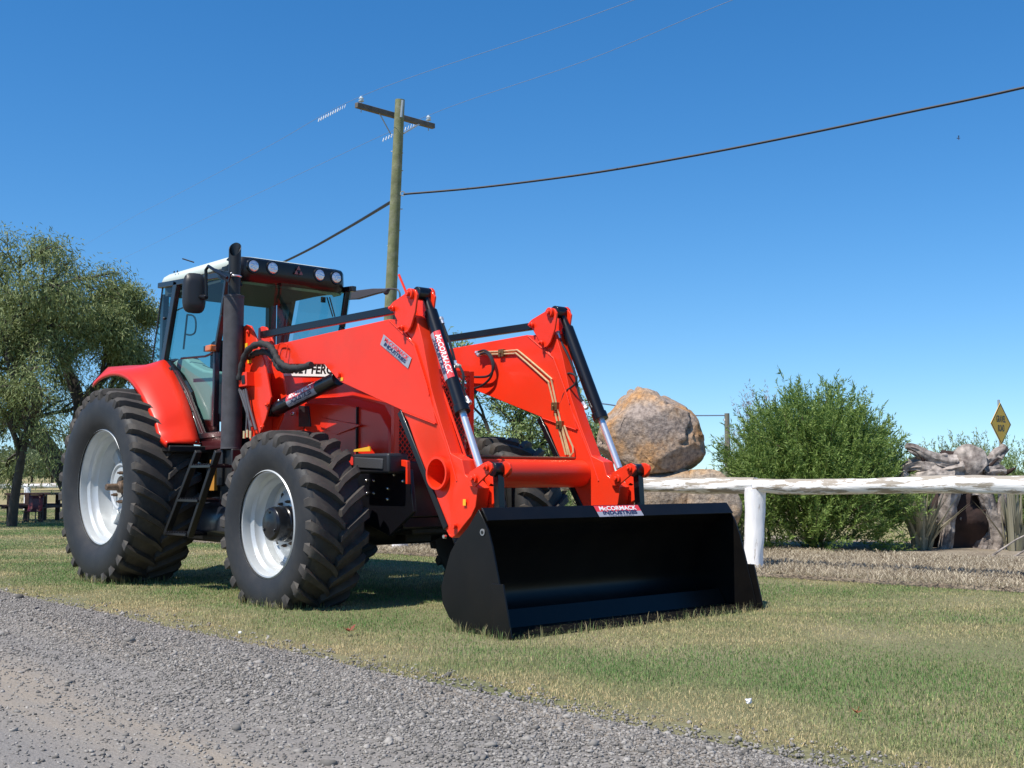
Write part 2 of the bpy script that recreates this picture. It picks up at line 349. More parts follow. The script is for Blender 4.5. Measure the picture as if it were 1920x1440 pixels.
P = scatter(590000, -30, 11.5, -2.6, 7.5, 1.35)
s_ = (P - np.array(FP)) @ np.array(FN); edge = ROADE + .04 + .22 * nnoise(P, 1.5, 3) + .14 * nnoise(P, 5, 1) + .06 * nnoise(P, 17, 2)
dedge = P[:, 1] - edge
keep = ((s_ < -.30 + .05 * nnoise(P, 5, 2)) | (P[:, 0] < -5.8)) & ((dedge > 0) | (RNG.uniform(0, 1, len(P)) < .55 * (nnoise(P, 4.0, 8) > .28) * np.clip(1 + dedge * 1.9, 0, 1)))
bare = (dedge < .35) & (nnoise(P, 3.5, 5) > .35) & (RNG.uniform(0, 1, len(P)) < .5); keep &= ~bare
P = P[keep]; dedge = dedge[keep]; n_ = len(P)
g = np.clip(.5 + .5 * nnoise(P, 1.1, 4) + .25 * nnoise(P, 4, 7), 0, 1)
g = np.clip(g * .75 + .25 * RNG.uniform(0, 1, n_) , 0, 1)
verge = np.exp(-np.maximum(dedge - .05, 0) / (.24 + .10 * nnoise(P, 2.3, 9))); dry = np.clip((g - .5) * 1.5 + .42 + RNG.normal(0, .24, n_) , 0, 1)
stripe = np.exp(-((dedge - .95) / .42) ** 2) * (.32 + .12 * nnoise(P, 1.7, 6)); dry = np.clip(dry - stripe + verge * .55, 0, 1)
tint = lerp((.125, .225, .062), (.56, .44, .235), dry) * RNG.uniform(.55, 1.5, n_)[:, None]; tint = np.clip(tint, 0, .80)
P[:, 2] = -.004
dcam = np.linalg.norm(P - np.array(CP), axis=1)
L = RNG.uniform(.009, .027, n_) * (1 + .35 * stripe); W = RNG.uniform(.0015, .0031, n_) * np.maximum(1, dcam / 6.5)
blades('grass', P, L, W, tint, .95, 'short green and straw-coloured lawn grass')
# taller tufts round tyres and bucket
Q = []
def tufts(pts, k, r, zz=0):
    for (x, y) in pts:
        for _ in range(k): Q.append((x + random.gauss(0, r), y + random.gauss(0, r), zz))
for i in range(46): tufts([(5.19 + random.uniform(-.02, .05), -1.0 + 2.35 * i / 45)], random.choice([2, 3, 5, 9]), .02)
for i in range(22): tufts([(4.6 + .55 * i / 21, -1.08)], 5, .02)
for cx, w_ in ((2.73, .55), (0, .6)):
    for i in range(26): tufts([(cx - w_ / 2 + w_ * i / 25, (-1.20 if cx else -1.33) - random.uniform(0, .05))], 5, .02)
    for i in range(24): tufts([(cx + (.33 if cx else .4), (-1.2 if cx else -1.3) + .5 * i / 24)], 4, .025)
Q = np.array(Q, float); nq = len(Q)
blades('tall_grass', Q, RNG.uniform(.03, .085, nq), RNG.uniform(.003, .005, nq), lerp((.12, .2, .06), (.45, .36, .2), RNG.uniform(0, 1, nq)), .45, 'taller grass stalks against the tyres and bucket')
# ---- straw on the mulch
n_ = 60000; s0 = RNG.uniform(-9, 5.5, n_); t0 = RNG.uniform(0, 1, n_) ** 1.3 * 2.6 - .36
Pm = np.array(FP)[None] + np.array(FD)[None] * s0[:, None] + np.array(FN)[None] * t0[:, None]; ok, _z = vispt(Pm); Pm = Pm[ok]; t0 = t0[ok]; n_ = len(Pm)
Pm[:, 2] = .036 + .05 * (1 - np.exp(-np.maximum(0, t0 + .3) * 1.1)) + RNG.uniform(-.002, .012, n_)
tintm = lerp((.16, .12, .08), (.66, .58, .43), RNG.uniform(0, 1, n_) ** 1.2)
blades('straw_mulch', Pm, RNG.uniform(.03, .13, n_), RNG.uniform(.003, .008, n_), tintm, 1.45, 'loose straw and bark mulch behind the fence', flat=True)

# ---- loose gravel
def stones(name, P, R, mat, label):
    n = len(P); base = np.array([[1, 0, 0], [-1, 0, 0], [0, 1, 0], [0, -1, 0], [0, 0, 1], [0, 0, -1], [.6, .6, .55], [-.6, .55, .6], [.55, -.6, .6], [-.6, -.6, .5]], float)
    tri = None
    bm = bmesh.new(); [bm.verts.new(v) for v in base]; bmesh.ops.convex_hull(bm, input=bm.verts); bm.verts.ensure_lookup_table(); bm.verts.index_update()
    vb = np.array([v.co[:] for v in bm.verts]); tri = np.array([[v.index for v in f.verts] for f in bm.faces if len(f.verts) == 3]); bm.free()
    k = len(vb); V = vb[None] * (1 + RNG.uniform(-.35, .35, (n, k, 1))) * RNG.uniform(.6, 1.2, (n, 1, 3)) * np.array([1, 1, .7]) * R[:, None, None]
    a = RNG.uniform(0, 2 * np.pi, n); ti = RNG.normal(0, .5, n); ca, sa, ct, st = np.cos(a), np.sin(a), np.cos(ti), np.sin(ti)
    x = V[..., 0] * ct[:, None] - V[..., 2] * st[:, None]; z = V[..., 0] * st[:, None] + V[..., 2] * ct[:, None]; y = V[..., 1]
    X = x * ca[:, None] - y * sa[:, None]; Y = x * sa[:, None] + y * ca[:, None]
    V = np.stack([X, Y, z], -1) + P[:, None]; T = (tri[None] + (np.arange(n) * k)[:, None, None]).reshape(-1, 3)
    return tag(npmesh(name, V.reshape(-1, 3), T, mat), label, kind='stuff')
STONE = pm('loose stone', (.23, .21, .185), .85, island=.55, var=.1, vscale=60)
P = scatter(62000, -14, 11.5, -8, -1.9, 1.5)
pr = np.exp(-((P[:, 1] + 2.75) / .62) ** 2) * .95 + .035 + .05 * (nnoise(P, 1.5, 2) > .3)
pr *= np.where(P[:, 1] > ROADE, np.clip(1 - (P[:, 1] - ROADE) / .50, 0, 1) ** 2 * (.55 + .45 * (nnoise(P, 4.5, 1) > -.1)), 1)
P = P[RNG.uniform(0, 1, len(P)) < pr]
P[:, 2] = [roadz(x, y) for x, y, _ in P]; P[:, 2] = np.maximum(P[:, 2], .0) + .001
R = np.abs(RNG.normal(0, 1, len(P))) * .0028 + .0034; big = RNG.uniform(0, 1, len(P)) < .015; R[big] *= RNG.uniform(1.6, 2.9, big.sum()); mid = RNG.uniform(0, 1, len(P)) < .10; R[mid] *= 1.5
stones('loose_gravel', P, R, STONE, 'loose grey gravel stones on the road')

# ================================================================== TRACTOR
T = empty('tractor', (0, 0, 0), 'big red farm tractor with front loader and black bucket parked on the lawn', 'tractor')
# ---- wheels
def make_wheel(name, c, Rt, rr, hw, rh, N, wdisc, far=False, front=True):
    Rb = Rt - .05; ax = MB()
    pr = [(rr - .004, -rh - .014), (rr + .004, -rh - .006), (rr + .004, -rh + .002), (rr - .016, -rh + .006), (rr - .022, -rh + .03), (rr - .026, -rh + .065), (rr - .048, -rh + .085),
          (rr - .052, -rh + .12), (rr - .078, -rh + .145), (rr - .082, -rh + wdisc)]
    if front: pr += [(rr - .10, -rh + wdisc + .012), (.27, -rh + wdisc + .018), (.22, -rh + wdisc - .01), (.19, -rh + wdisc - .035), (.12, -rh + wdisc - .035)]
    else: pr += [(rr - .10, -rh + wdisc + .02), (.31, -rh + wdisc + .035), (.28, -rh + wdisc - .02), (.235, -rh + wdisc - .035), (.225, -rh + wdisc - .075), (.17, -rh + wdisc - .085), (.10, -rh + wdisc - .085), (.095, -rh + wdisc - .05)]
    ax.lathe(pr, n=72); ax.lathe([(rr - .09, -rh + wdisc), (rr - .085, rh - .1), (rr - .04, rh - .07), (rr - .02, rh), (rr + .004, rh)], n=60)
    w_ = ax.build(name, RIM, T, angle=40); w_.location = c
    t = MB()
    half = [(rr - .006, rh + .0), (rr + .010, rh + .010), (rr + .045, rh + (hw - rh) * .62), (rr + (Rb - rr) * .38, hw), (rr + (Rb - rr) * .60, hw + .002), (Rb - .055, hw * .975), (Rb - .022, hw * .90), (Rb - .002, hw * .80), (Rb + .003, hw * .4), (Rb + .005, 0)]
    prof = [(r, -y) for r, y in half] + [(r, y) for r, y in half[::-1][1:]]
    t.lathe(prof, n=96, mi=0)
    # chevron lugs
    sp = 2 * math.pi / N; dth = .27 if front else .22
    st = [(.000, 0, Rt - .001, -.012, .020, .030), (.22, .2, Rt, .2, .022, .034), (.50, .5, Rt - .003, .5, .023, .038), (.78, .78, Rt - .008, .78, .026, .042), (.93, .93, Rt - .020, .93, .030, .046)]
    for k in range(N):
        for sd in (-1, 1):
            th0 = k * sp + (sp / 2 if sd > 0 else 0); rings = []
            def pnt(r, y, th): return Vector((r * math.cos(th), sd * y, r * math.sin(th)))
            for (f, yy, ro, q, wt, wb) in st:
                y = yy * hw if f else -.012; th = th0 + dth * (f ** .72)
                # lug direction for its width: along theta mostly
                rings.append((pnt(ro, y, th - wt / ro), pnt(ro, y, th + wt / ro), pnt(Rb - .004 - (.012 if f > .9 else 0), y, th + wb / Rb), pnt(Rb - .004 - (.012 if f > .9 else 0), y, th - wb / Rb)))
            th = th0 + dth * 1.0
            rings.append((pnt(Rt - .040, hw * .992, th - .030 / Rt), pnt(Rt - .040, hw * .992, th + .030 / Rt), pnt(Rb - .03, hw * .88, th + .05 / Rb), pnt(Rb - .03, hw * .88, th - .05 / Rb)))
            th = th0 + dth * 1.04
            rings.append((pnt(Rb - .060, hw * .990, th - .030 / Rt), pnt(Rb - .060, hw * .990, th + .030 / Rt), pnt(Rb - .085, hw * .93, th + .045 / Rb), pnt(Rb - .085, hw * .93, th - .045 / Rb)))
            vs = [v for r_ in rings for v in r_]; fs = []
            for i in range(len(rings) - 1):
                for j in range(4): fs.append((i * 4 + j, i * 4 + (j + 1) % 4, (i + 1) * 4 + (j + 1) % 4, (i + 1) * 4 + j))
            fs += [(0, 3, 2, 1), tuple(len(vs) - 4 + j for j in range(4))]
            t.add(vs, fs, 1)
    ty = t.build('tyre', [RUB, TREAD], w_, angle=38)
    ty.data.polygons.foreach_set('material_index', [1 if (p.material_index or (p.center.x ** 2 + p.center.z ** 2) ** .5 > Rb - .012) else 0 for p in ty.data.polygons])
    ty.location = (0, 0, 0)
    h = MB()
    if front:
        y0 = -rh + wdisc - .035
        h.lathe([(.0, y0 - .155), (.035, y0 - .158), (.060, y0 - .150), (.100, y0 - .148), (.118, y0 - .135), (.124, y0 - .11), (.124, y0 - .06), (.118, y0 - .05), (.126, y0 - .04), (.130, y0)], n=40)
        for k in range(3): a = k * math.pi * 2 / 3; h.box(-.010, .010, y0 - .156, y0 - .14, .075, .092, M=Matrix.Rotation(a, 4, 'Y'))
        h.build('hub', BLK, w_, bevel=.003)
        for k in range(10):
            a = k * math.pi / 5 + .2; q = Vector((.158 * math.cos(a), y0, .158 * math.sin(a))); b = MB(); b.cyl(q, q + Vector((0, -.022, 0)), .013, n=6); b.cyl(q + Vector((0, -.02, 0)), q + Vector((0, -.035, 0)), .007, n=8); b.build('wheel_nut', IRON, w_)
        for k in range(4):
            a = k * math.pi / 2 + .6; q = Vector((.235 * math.cos(a), y0 + .036, .235 * math.sin(a))); b = MB(); b.tube([q + Vector((.03 * math.cos(t_), 0, .03 * math.sin(t_))) for t_ in np.linspace(0, 2 * math.pi, 13)[:-1]], .005, 6, closed=True); b.add([q + Vector((.028 * math.cos(t_), -.002, .028 * math.sin(t_))) for t_ in np.linspace(0, 2 * math.pi, 13)[:-1]], [tuple(range(12))], 1); b.build('vent_hole', [RIM, DBLK], w_)
        q = Vector((-.20, y0 + .02, .02)); b = MB(); b.tube([q, q + Vector((-.06, -.03, .07))], .006, 6); b.build('valve_stem', PLA, w_)
    else:
        y0 = -rh + wdisc - .085
        h.lathe([(.0, y0 - .135), (.026, y0 - .135), (.030, y0 - .125), (.032, y0 - .03), (.05, y0 - .02), (.062, y0 + .03), (.095, y0 + .05)], n=28)
        h.build('axle_stub', IRON, w_, bevel=.002)
        b = MB(); b.lathe([(.2, y0 + .008), (.212, y0 - .010), (.196, y0 - .012), (.18, y0 + .0)], n=48); b.build('hub_ring', RIM, w_)
        for k in range(3):
            a = (1.2, -1.25, -2.6)[k]; q = Vector((.095 * math.cos(a), y0, .135 * math.sin(a))); b = MB(); b.cyl(q, q + Vector((0, -.03, 0)), .017, n=6); b.cyl(q + Vector((0, -.028, 0)), q + Vector((0, -.05, 0)), .009, n=8); b.build('wheel_nut', IRON, w_)
        for k in range(8):   # rim clamps between disc and barrel
            a = k * math.pi / 4; q = MB(); M_ = Matrix.Rotation(a, 4, 'Y'); q.box(-.05, .05, -rh + wdisc - .03, -rh + wdisc + .03, .29, rr - .075, M=M_); q.build('rim_lug', RIM, w_, bevel=.008)
    if far: w_.scale = (1, -1, 1)
    return w_
make_wheel('front_wheel', (2.73, -.975, .574), .672, .381, .238, .200, 24, .20)
make_wheel('front_wheel', (2.73, .975, .574), .672, .381, .238, .200, 24, .20, far=True)
make_wheel('rear_wheel', (0, -1.02, .822), .880, .508, .300, .235, 29, .26, front=False)
make_wheel('rear_wheel', (0, 1.02, .822), .880, .508, .300, .235, 29, .26, far=True, front=False)

# ---- chassis, axles
b = MB(); b.box(-.35, 1.3, -.26, .26, .45, 1.05); b.box(1.3, 3.2, -.24, .24, .48, 1.0); b.box(.3, 1.0, -.42, .42, .6, 1.15); b.box(1.1, 2.0, -.30, .30, .46, .6)
b.build('chassis', CAST, T, bevel=.02)
b = MB(); b.cyl((0, -.8, .822), (0, .8, .822), .13, n=24); b.cyl((0, -.45, .822), (0, .45, .822), .2, n=24); b.build('rear_axle', CAST, T, bevel=.01)
b = MB(); b.tube([(2.73, -.86, .574), (2.73, -.5, .55), (2.73, -.25, .50), (2.73, .25, .50), (2.73, .5, .55), (2.73, .86, .574)], [.12, .075, .11, .11, .075, .12], 16); b.box(2.5, 2.95, -.12, .12, .42, .8); b.build('front_axle', CAST, T)
b = MB(); b.box(2.2, 3.3, -.42, -.36, .60, .98); b.box(2.2, 3.3, .36, .42, .6, .98); b.box(3.05, 3.35, -.42, .42, .62, 1.02); b.prism([(2.75, .62), (3.3, .62), (3.3, .54), (3.05, .50)], -.40, .40); b.build('front_support_frame', BLK, T, bevel=.008)
for (u, v) in [(687, 901), (701, 901), (688, 925), (701, 925), (727, 916), (726, 936), (755, 902), (755, 881), (738, 890)]:
    p = PY(-.43, u, v); q = MB(); q.cyl(p + Vector((0, .012, 0)), p, .014, n=6); q.dome(p, (0, -1, 0), .0125); q.build('frame_bolt', BOLT, T)
# loader mounting plate behind the bolts
b = MB(); b.prism(S(-.425, [(640, 880), (768, 880), (775, 960), (730, 1005), (690, 985), (650, 950)]), -.425, -.395); b.prism(S(-.47, [(752, 862), (763, 864), (764, 908), (760, 908), (760, 876), (752, 874)]), -.47, -.44, 1); b.build('loader_mount_plate', [BLK, RED], T, bevel=.004)
b = MB(); x0, x1 = PY(-.58, 660, 870).x, PY(-.58, 728, 870).x; z0, z1 = PY(-.58, 700, 888).z, PY(-.58, 700, 850).z; b.box(x0, x1, -.58, -.40, z0, z1)
bb = b.build('battery_box', PLA, T, bevel=.02, seg=3)
b = MB(); b.prism(S(-.584, [(665, 857), (718, 860), (718, 880), (665, 877)]), -.590, -.57); b.build('lid', pm('battery lid grey', (.05, .05, .052), .6, bump=.2, bscale=90), bb, bevel=.006)
# ---- hood
hp = [(1.35, 1.02), (1.35, 1.86), (2.2, 1.87), (2.8, 1.83), (3.02, 1.76), (3.10, 1.60), (3.12, 1.02), (2.6, .98), (2.0, 1.1)]
b = MB(); secs = []
for x, zt in ((1.35, 1.90), (2.0, 1.90), (2.6, 1.86), (2.95, 1.78), (3.06, 1.66), (3.11, 1.50)):
    hw_ = .42 - (.05 if x > 2.9 else 0) - (.04 if x > 3.08 else 0)
    secs.append([Vector((x, y, z)) for y, z in ((-hw_, 1.0), (-hw_, zt - .40), (-hw_ + .045, zt - .34), (-hw_ + .05, zt - .08), (-hw_ + .10, zt - .015), (-hw_ * .5, zt), (hw_ * .5, zt), (hw_ - .10, zt - .015), (hw_ - .05, zt - .08), (hw_ - .045, zt - .34), (hw_, zt - .40), (hw_, 1.0))])
vs = [v for s__ in secs for v in s__]; n1 = 12; fs = [(i * n1 + j, i * n1 + j + 1, (i + 1) * n1 + j + 1, (i + 1) * n1 + j) for i in range(len(secs) - 1) for j in range(n1 - 1)] + [tuple(range(n1)), tuple((len(secs) - 1) * n1 + j for j in range(n1))]
b.add(vs, fs); hood = b.build('hood', REDP, T, bevel=.006)
# sunlit patch on the hood side shaped as a raised panel, sharp ended
b = MB(); b.prism(S(-.43, [(603, 783), (677, 797), (632, 815), (600, 800)]), -.434, -.41); b.build('sunlit_patch_panel', REDP, hood, bevel=.003)
b = MB(); b.prism(S(-.43, [(560, 760), (578, 762), (582, 800), (560, 800)]), -.432, -.41); b.build('side_grille', PLA, hood, bevel=.003)
for x in (1.98, 2.72): q = MB(); q.box(x - .004, x + .004, -.4245, -.40, 1.03, 1.44); q.build('panel_gap', DBLK, hood)
b = MB(); b.prism(S(-.43, [(664, 843), (693, 837), (694, 846), (663, 847)]), -.431, -.42); b.build('warning_sticker', YEL, hood)
pA = PY(-.379, 506, 704); pB = PY(-.379, 662, 707); nh = PY(-.379, 600, 681).z - PY(-.379, 600, 705).z
fn = planefn(pA, Vector((pB.x - pA.x, 0, pB.z - pA.z)), (0, 0, 1)); wN = (pB - pA).length
decal('nameplate', hood, fn, wN, nh, [(0, nh, 0)], [('MASSEY FERGUSON', nh * .95, wN * .60, nh * .52, 1, wN * .99, nh * .03)], [DWHT, DBLK])
# grille front and brush guard
b = MB(); b.box(3.115, 3.125, -.33, .30, 1.05, 1.60); b.build('grille', DBLK, hood)
guard = MB()
for y in (-.44, .27): guard.box(3.19, 3.23, y, y + .045, .95, 1.72)
guard.box(3.19, 3.23, -.395, .27, 1.68, 1.72); guard.box(3.19, 3.23, -.395, .27, .95, 1.0)
gd = guard.build('grille_guard', RED, T, bevel=.004)
mesh_ = MB()
for k in range(-14, 24):
    for sg in (-1, 1):
        a0 = Vector((3.21, -.395, 1.0 + k * .045)); pts_ = []
        y0_, y1_ = -.395, .27
        za = 1.0 + k * .045 if sg > 0 else 1.0 + k * .045 + .665 * 1.1; zb = za + sg * .665 * 1.1
        # clip
        def cl(ya, za, yb, zb):
            if za > zb: ya, za, yb, zb = yb, zb, ya, za
            if zb < 1.0 or za > 1.68: return None
            if za < 1.0: t_ = (1.0 - za) / (zb - za); ya += (yb - ya) * t_; za = 1.0
            if zb > 1.68: t_ = (1.68 - za) / (zb - za); yb = ya + (yb - ya) * t_; zb = 1.68
            return ya, za, yb, zb
        c_ = cl(y0_, za, y1_, zb)
        if c_ and abs(c_[3] - c_[1]) > .01: mesh_.tube([(3.21 + .003 * sg, c_[0], c_[1]), (3.21 + .003 * sg, c_[2], c_[3])], .0045, 5)
tag(mesh_.build('wire_mesh', RED, gd), kind='stuff')

# ---- cab
YN, YF = -.72, .48
def bar(b, p, q, w1, w2, mi=0):
    p = Vector(p); q = Vector(q); d = (q - p).normalized(); a = Vector((0, 1, 0)); c = d.cross(a).normalized()
    vs = [e + a * (sy * w2 / 2) + c * (sx * w1 / 2) for e in (p, q) for sx, sy in ((-1, -1), (1, -1), (1, 1), (-1, 1))]
    b.add(vs, [(0, 1, 2, 3), (7, 6, 5, 4), (0, 4, 5, 1), (1, 5, 6, 2), (2, 6, 7, 3), (3, 7, 4, 0)], mi)
fr = MB()
for Y in (YN, YF):
    def C3(u, v): p = PY(YN, u, v); return Vector((p.x, Y, p.z))
    bar(fr, C3(333, 528), C3(308, 680), .075, .05)                       # B pillar
    for a_, c_ in zip([(428, 514), (418, 590), (406, 660)], [(418, 590), (406, 660), (403, 800)]): bar(fr, C3(*a_), C3(*c_), .035, .05)
    pts_ = [(308, 676), (326, 700), (345, 735), (362, 775), (377, 822)]
    for a_, c_ in zip(pts_[:-1], pts_[1:]): bar(fr, C3(*a_), C3(*c_), .055, .045)
    bar(fr, C3(378, 818), C3(440, 812), .05, .05); bar(fr, C3(300, 536), C3(440, 512), .05, .05)
xr = PY(YN, 292, 600).x
fr.box(-.20, -.14, -.66, -.60, 1.9, 2.62); fr.box(-.14, -.06, .42, .50, 1.7, 2.66); fr.box(.02, .20, .455, .485, 1.7, 2.64)
fr.box(1.16, 1.20, -.66, .44, 1.55, 1.75); fr.box(-.2, -.14, -.6, .42, 1.72, 1.80)
fr.build('cab_frame', pm('cab frame dark', (.012, .014, .018), .35, coat=.3), T, bevel=.006)
b = MB(); b.prism(S(YN, [(308, 690), (345, 745), (377, 830), (377, 845), (440, 838), (440, 812), (383, 816), (352, 735), (330, 695)]), YN - .01, YN + .03); b.build('door_sill', pm('dark maroon sill', (.05, .008, .010), .4, coat=.3), T, bevel=.004)
b = MB(); b.box(-.15, 1.2, -.66, .58, 1.05, 1.18); b.build('cab_floor', CAST, T)
b = MB(); b.add(S3(YN + .01, [(335, 534), (436, 514), (424, 592), (405, 660), (401, 806), (384, 812), (364, 768), (347, 728), (312, 680)]), [tuple(range(9))]); b.build('door_window', GLASS, T, smooth=False)
b = MB(); b.add(S3(YN + .005, [(306, 538), (328, 532), (303, 675), (285, 674)]), [(0, 1, 2, 3)]); b.build('rear_quarter_window', GLASS, T, smooth=False)
b = MB(); b.tube(smoothpath(S3(YN, [(305, 540), (296, 605), (286, 672)]), 3), .008, 6); b.dome(PY(YN, 308, 597), (0, -1, 0), .014); b.build('window_edge_seal', PLA, T)
b = MB(); b.add([(p.x, YF, p.z) for p in S3(YN, [(345, 534), (436, 514), (424, 592), (408, 660), (405, 700), (320, 690)])], [tuple(range(6))]); b.build('far_door_window', GLASS, T, smooth=False)
b = MB(); xw = lambda z: 1.30 - (2.6 - z) * .18
ysx = [-.70, -.5, -.25, 0, .25, .46]; vs = [];
for z in (1.7, 2.15, 2.6):
    for y in ysx: vs.append((xw(z) - .10 * ((y + .12) / .58) ** 2, y, z))
b.add(vs, [(i * 6 + j, i * 6 + j + 1, (i + 1) * 6 + j + 1, (i + 1) * 6 + j) for i in range(2) for j in range(5)]); b.build('windscreen', GLASS, T, smooth=True)
b = MB(); b.add([(-.17, -.62, 1.78), (-.17, .44, 1.78), (-.17, .44, 2.64), (-.17, -.62, 2.64)], [(0, 1, 2, 3)]); b.build('rear_window', GLASS, T, smooth=False)
# far A pillar
# roof
def outline(x0, x1, y0, y1, r, z, n=7):
    o = []
    for cx, cy, a in ((x1 - r, y1 - r, 0), (x0 + r, y1 - r, 90), (x0 + r, y0 + r, 180), (x1 - r, y0 + r, 270)):
        for k in range(n): t_ = math.radians(a + 90 * k / (n - 1)); o.append(Vector((cx + r * math.cos(t_), cy + r * math.sin(t_), z)))
    return o
def loft(b, rings, mi=0, cap=(True, True)):
    n = len(rings[0]); vs = [v for r in rings for v in r]; fs = [(i * n + j, i * n + (j + 1) % n, (i + 1) * n + (j + 1) % n, (i + 1) * n + j) for i in range(len(rings) - 1) for j in range(n)]
    if cap[0]: fs.append(tuple(range(n))[::-1])
    if cap[1]: fs.append(tuple((len(rings) - 1) * n + j for j in range(n)))
    b.add(vs, fs, mi)
RX0, RX1, RY0, RY1 = -.22, 1.30, -.70, .46
b = MB(); rg = []
for dz, ins in ((0, .05), (.012, .012), (.04, .0), (.075, .010), (.098, .035), (.112, .09), (.12, .22)):
    o = outline(RX0 + ins * 1.6, RX1 - ins, RY0 + ins, RY1 - ins, .16, 0)
    for v in o: v.z = 2.685 + dz + .012 * math.sin(max(0, min(1, (v.x + .26) / 1.56)) * math.pi) * (dz > .03)
    rg.append(o)
loft(b, rg); roof = b.build('cab_roof', WHT, T, angle=50)
# black light bar across the roof front
b = MB(); rg = []
def arcf(z, off):
    o = [];
    for k in range(17):
        t_ = -1 + 2 * k / 16; y = (RY0 + RY1) / 2 + t_ * .572; x = RX1 + off - .012 - (.16 - math.sqrt(max(0, .16 ** 2 - max(0, abs(t_) * .572 - .42) ** 2)))
        o.append(Vector((x, y, z)))
    return o
A0 = [arcf(2.570, -.02), arcf(2.60, .014), arcf(2.66, .03), arcf(2.760, .022), arcf(2.778, .0)]
vs = [v for r in A0 for v in r] + [v - Vector((.12, 0, .0 if r is A0[0] else .045)) for r in (A0[0], A0[-1]) for v in r]; n1 = 17
fs = [(i * n1 + j, i * n1 + j + 1, (i + 1) * n1 + j + 1, (i + 1) * n1 + j) for i in range(4) for j in range(16)]
fs += [(j, j + 1, 5 * n1 + j + 1, 5 * n1 + j) for j in range(16)] + [(4 * n1 + j, 4 * n1 + j + 1, 6 * n1 + j + 1, 6 * n1 + j) for j in range(16)]
fs += [(0, n1, 2 * n1, 3 * n1, 4 * n1, 6 * n1, 5 * n1), tuple(k + 16 for k in (0, n1, 2 * n1, 3 * n1, 4 * n1, 6 * n1, 5 * n1))]
b.add(vs, fs); lb = b.build('light_bar', BLK, T, angle=40)
for (u, v) in [(474, 499), (510, 503), (598, 516), (629, 521)]:
    p = PX(RX1, u, v)
    for _ in range(4): dyy = abs(p.y - (RY0 + RY1) / 2); p = PX(RX1 + .006 - (.16 - math.sqrt(max(0, .16 ** 2 - max(0, dyy - .42) ** 2))) * .6, u, v)
    q = MB(); q.cyl(p, p + Vector((.018, 0, 0)), .066, .060, n=28, mi=1); wl = q.build('work_light', [LENS, BLK], T)
    q = MB(); q.dome(p + Vector((.0185, 0, 0)), (1, 0, 0), .047, n=24, h=.12); q.build('lens', LENS, wl)
p = PX(RX1 + .034, 560, 509); e = MB()
for dy, dz in ((0, .028), (-.022, -.012), (.022, -.012)): e.extr([p + Vector((0, dy - .019, dz - .016)), p + Vector((0, dy + .019, dz - .016)), p + Vector((0, dy, dz + .02))], (.004, 0, 0))
e.build('emblem', pm('emblem dull red', (.30, .10, .09), .3, metal=.5), lb)
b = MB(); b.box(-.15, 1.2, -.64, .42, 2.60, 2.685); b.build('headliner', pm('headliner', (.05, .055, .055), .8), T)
# cab inside
b = MB(); b.prism(S(-.60, [(322, 680), (343, 668), (362, 684), (382, 694), (405, 697), (405, 718), (396, 745), (394, 790), (378, 790), (362, 735), (345, 706)]), -.60, -.45); b.prism([(-.1, 1.2), (-.1, 1.9), (.3, 1.95), (.9, 1.75), (1.0, 1.2)], .36, .40); b.build('interior_panel', INTER, T, bevel=.02, seg=3)
b = MB(); b.prism(S(-.58, [(312, 674), (325, 672), (352, 725), (375, 775), (402, 775), (402, 822), (378, 826), (342, 742)]), -.56, -.53); b.build('interior_sill', pm('dark maroon trim', (.035, .008, .010), .5), T)
b = MB(); b.box(.05, .55, -.28, .22, 1.45, 1.6); b.box(.0, .16, -.26, .20, 1.6, 2.2); b.box(.02, .12, -.13, .07, 2.2, 2.38); b.box(.15, .5, -.15, .1, 1.15, 1.46); b.build('seat', SEAT, T, bevel=.05, seg=3)
cw = Vector((.80, -.05, 1.93)); axd = Vector((-.45, 0, .9)).normalized(); a1 = axd.orthogonal().normalized(); b1 = axd.cross(a1)
b = MB(); b.tube([cw + (a1 * math.cos(t_) + b1 * math.sin(t_)) * .2 for t_ in np.linspace(0, 2 * math.pi, 25)[:-1]], .015, 8, closed=True)
for k in range(3): t_ = k * 2.1; b.tube([cw, cw + (a1 * math.cos(t_) + b1 * math.sin(t_)) * .2], .01, 6)
b.build('steering_wheel', PLA, T)
b = MB(); b.tube([cw, cw - axd * .45, (1.12, -.05, 1.15)], [.03, .07, .12], 10); b.box(.86, 1.14, -.3, .2, 1.55, 1.83); b.build('dashboard', PLA, T, bevel=.02)
b = MB(); b.tube(smoothpath(S3(YN + .06, [(351, 590), (362, 592), (367, 602), (366, 622), (358, 628), (350, 627)]), 4), .008, 8); b.tube(S3(YN + .06, [(351, 590), (344, 655)]), .009, 8); b.build('grab_handle', pm('handle blue-grey', (.03, .05, .07), .4), T)
b = MB(); p = PY(YN - .05, 397, 656); b.box(p.x - .05, p.x + .05, YN - .09, YN - .03, p.z - .015, p.z + .04); il = b.build('indicator_lamp', ORANGE, T, bevel=.012, seg=3)
b = MB(); b.box(p.x - .09, p.x - .051, YN - .08, YN, p.z - .01, p.z + .035); b.tube([p + Vector((-.02, .05, -.01)), PY(YN, 385, 668), PY(YN, 340, 672)], .010, 6); b.build('lamp_bracket', PLA, T)
b = MB(); b.tube([PX(1.12, 613, 557), PX(1.12, 624, 594)], .006, 5); b.tube([PX(1.12, 618, 557), PX(1.12, 628, 594)], .006, 5); q = PX(1.12, 606, 562); b.box(1.11, 1.13, q.y - .02, q.y + .02, q.z - .025, q.z + .025); b.build('wiper', PLA, T)
b = MB(); b.tube([PD(10.1, 342, 485), PD(10.1, 364, 492)], .006, 5); b.build('aerial', PLA, T)
for (u, v) in ((327, 510), (333, 509)):
    p = PY(RY0 - .001, u, v); q = MB(); q.cyl(p, p + Vector((0, -.004, 0)), .010, n=10); q.build('roof_screw', PLA, roof)
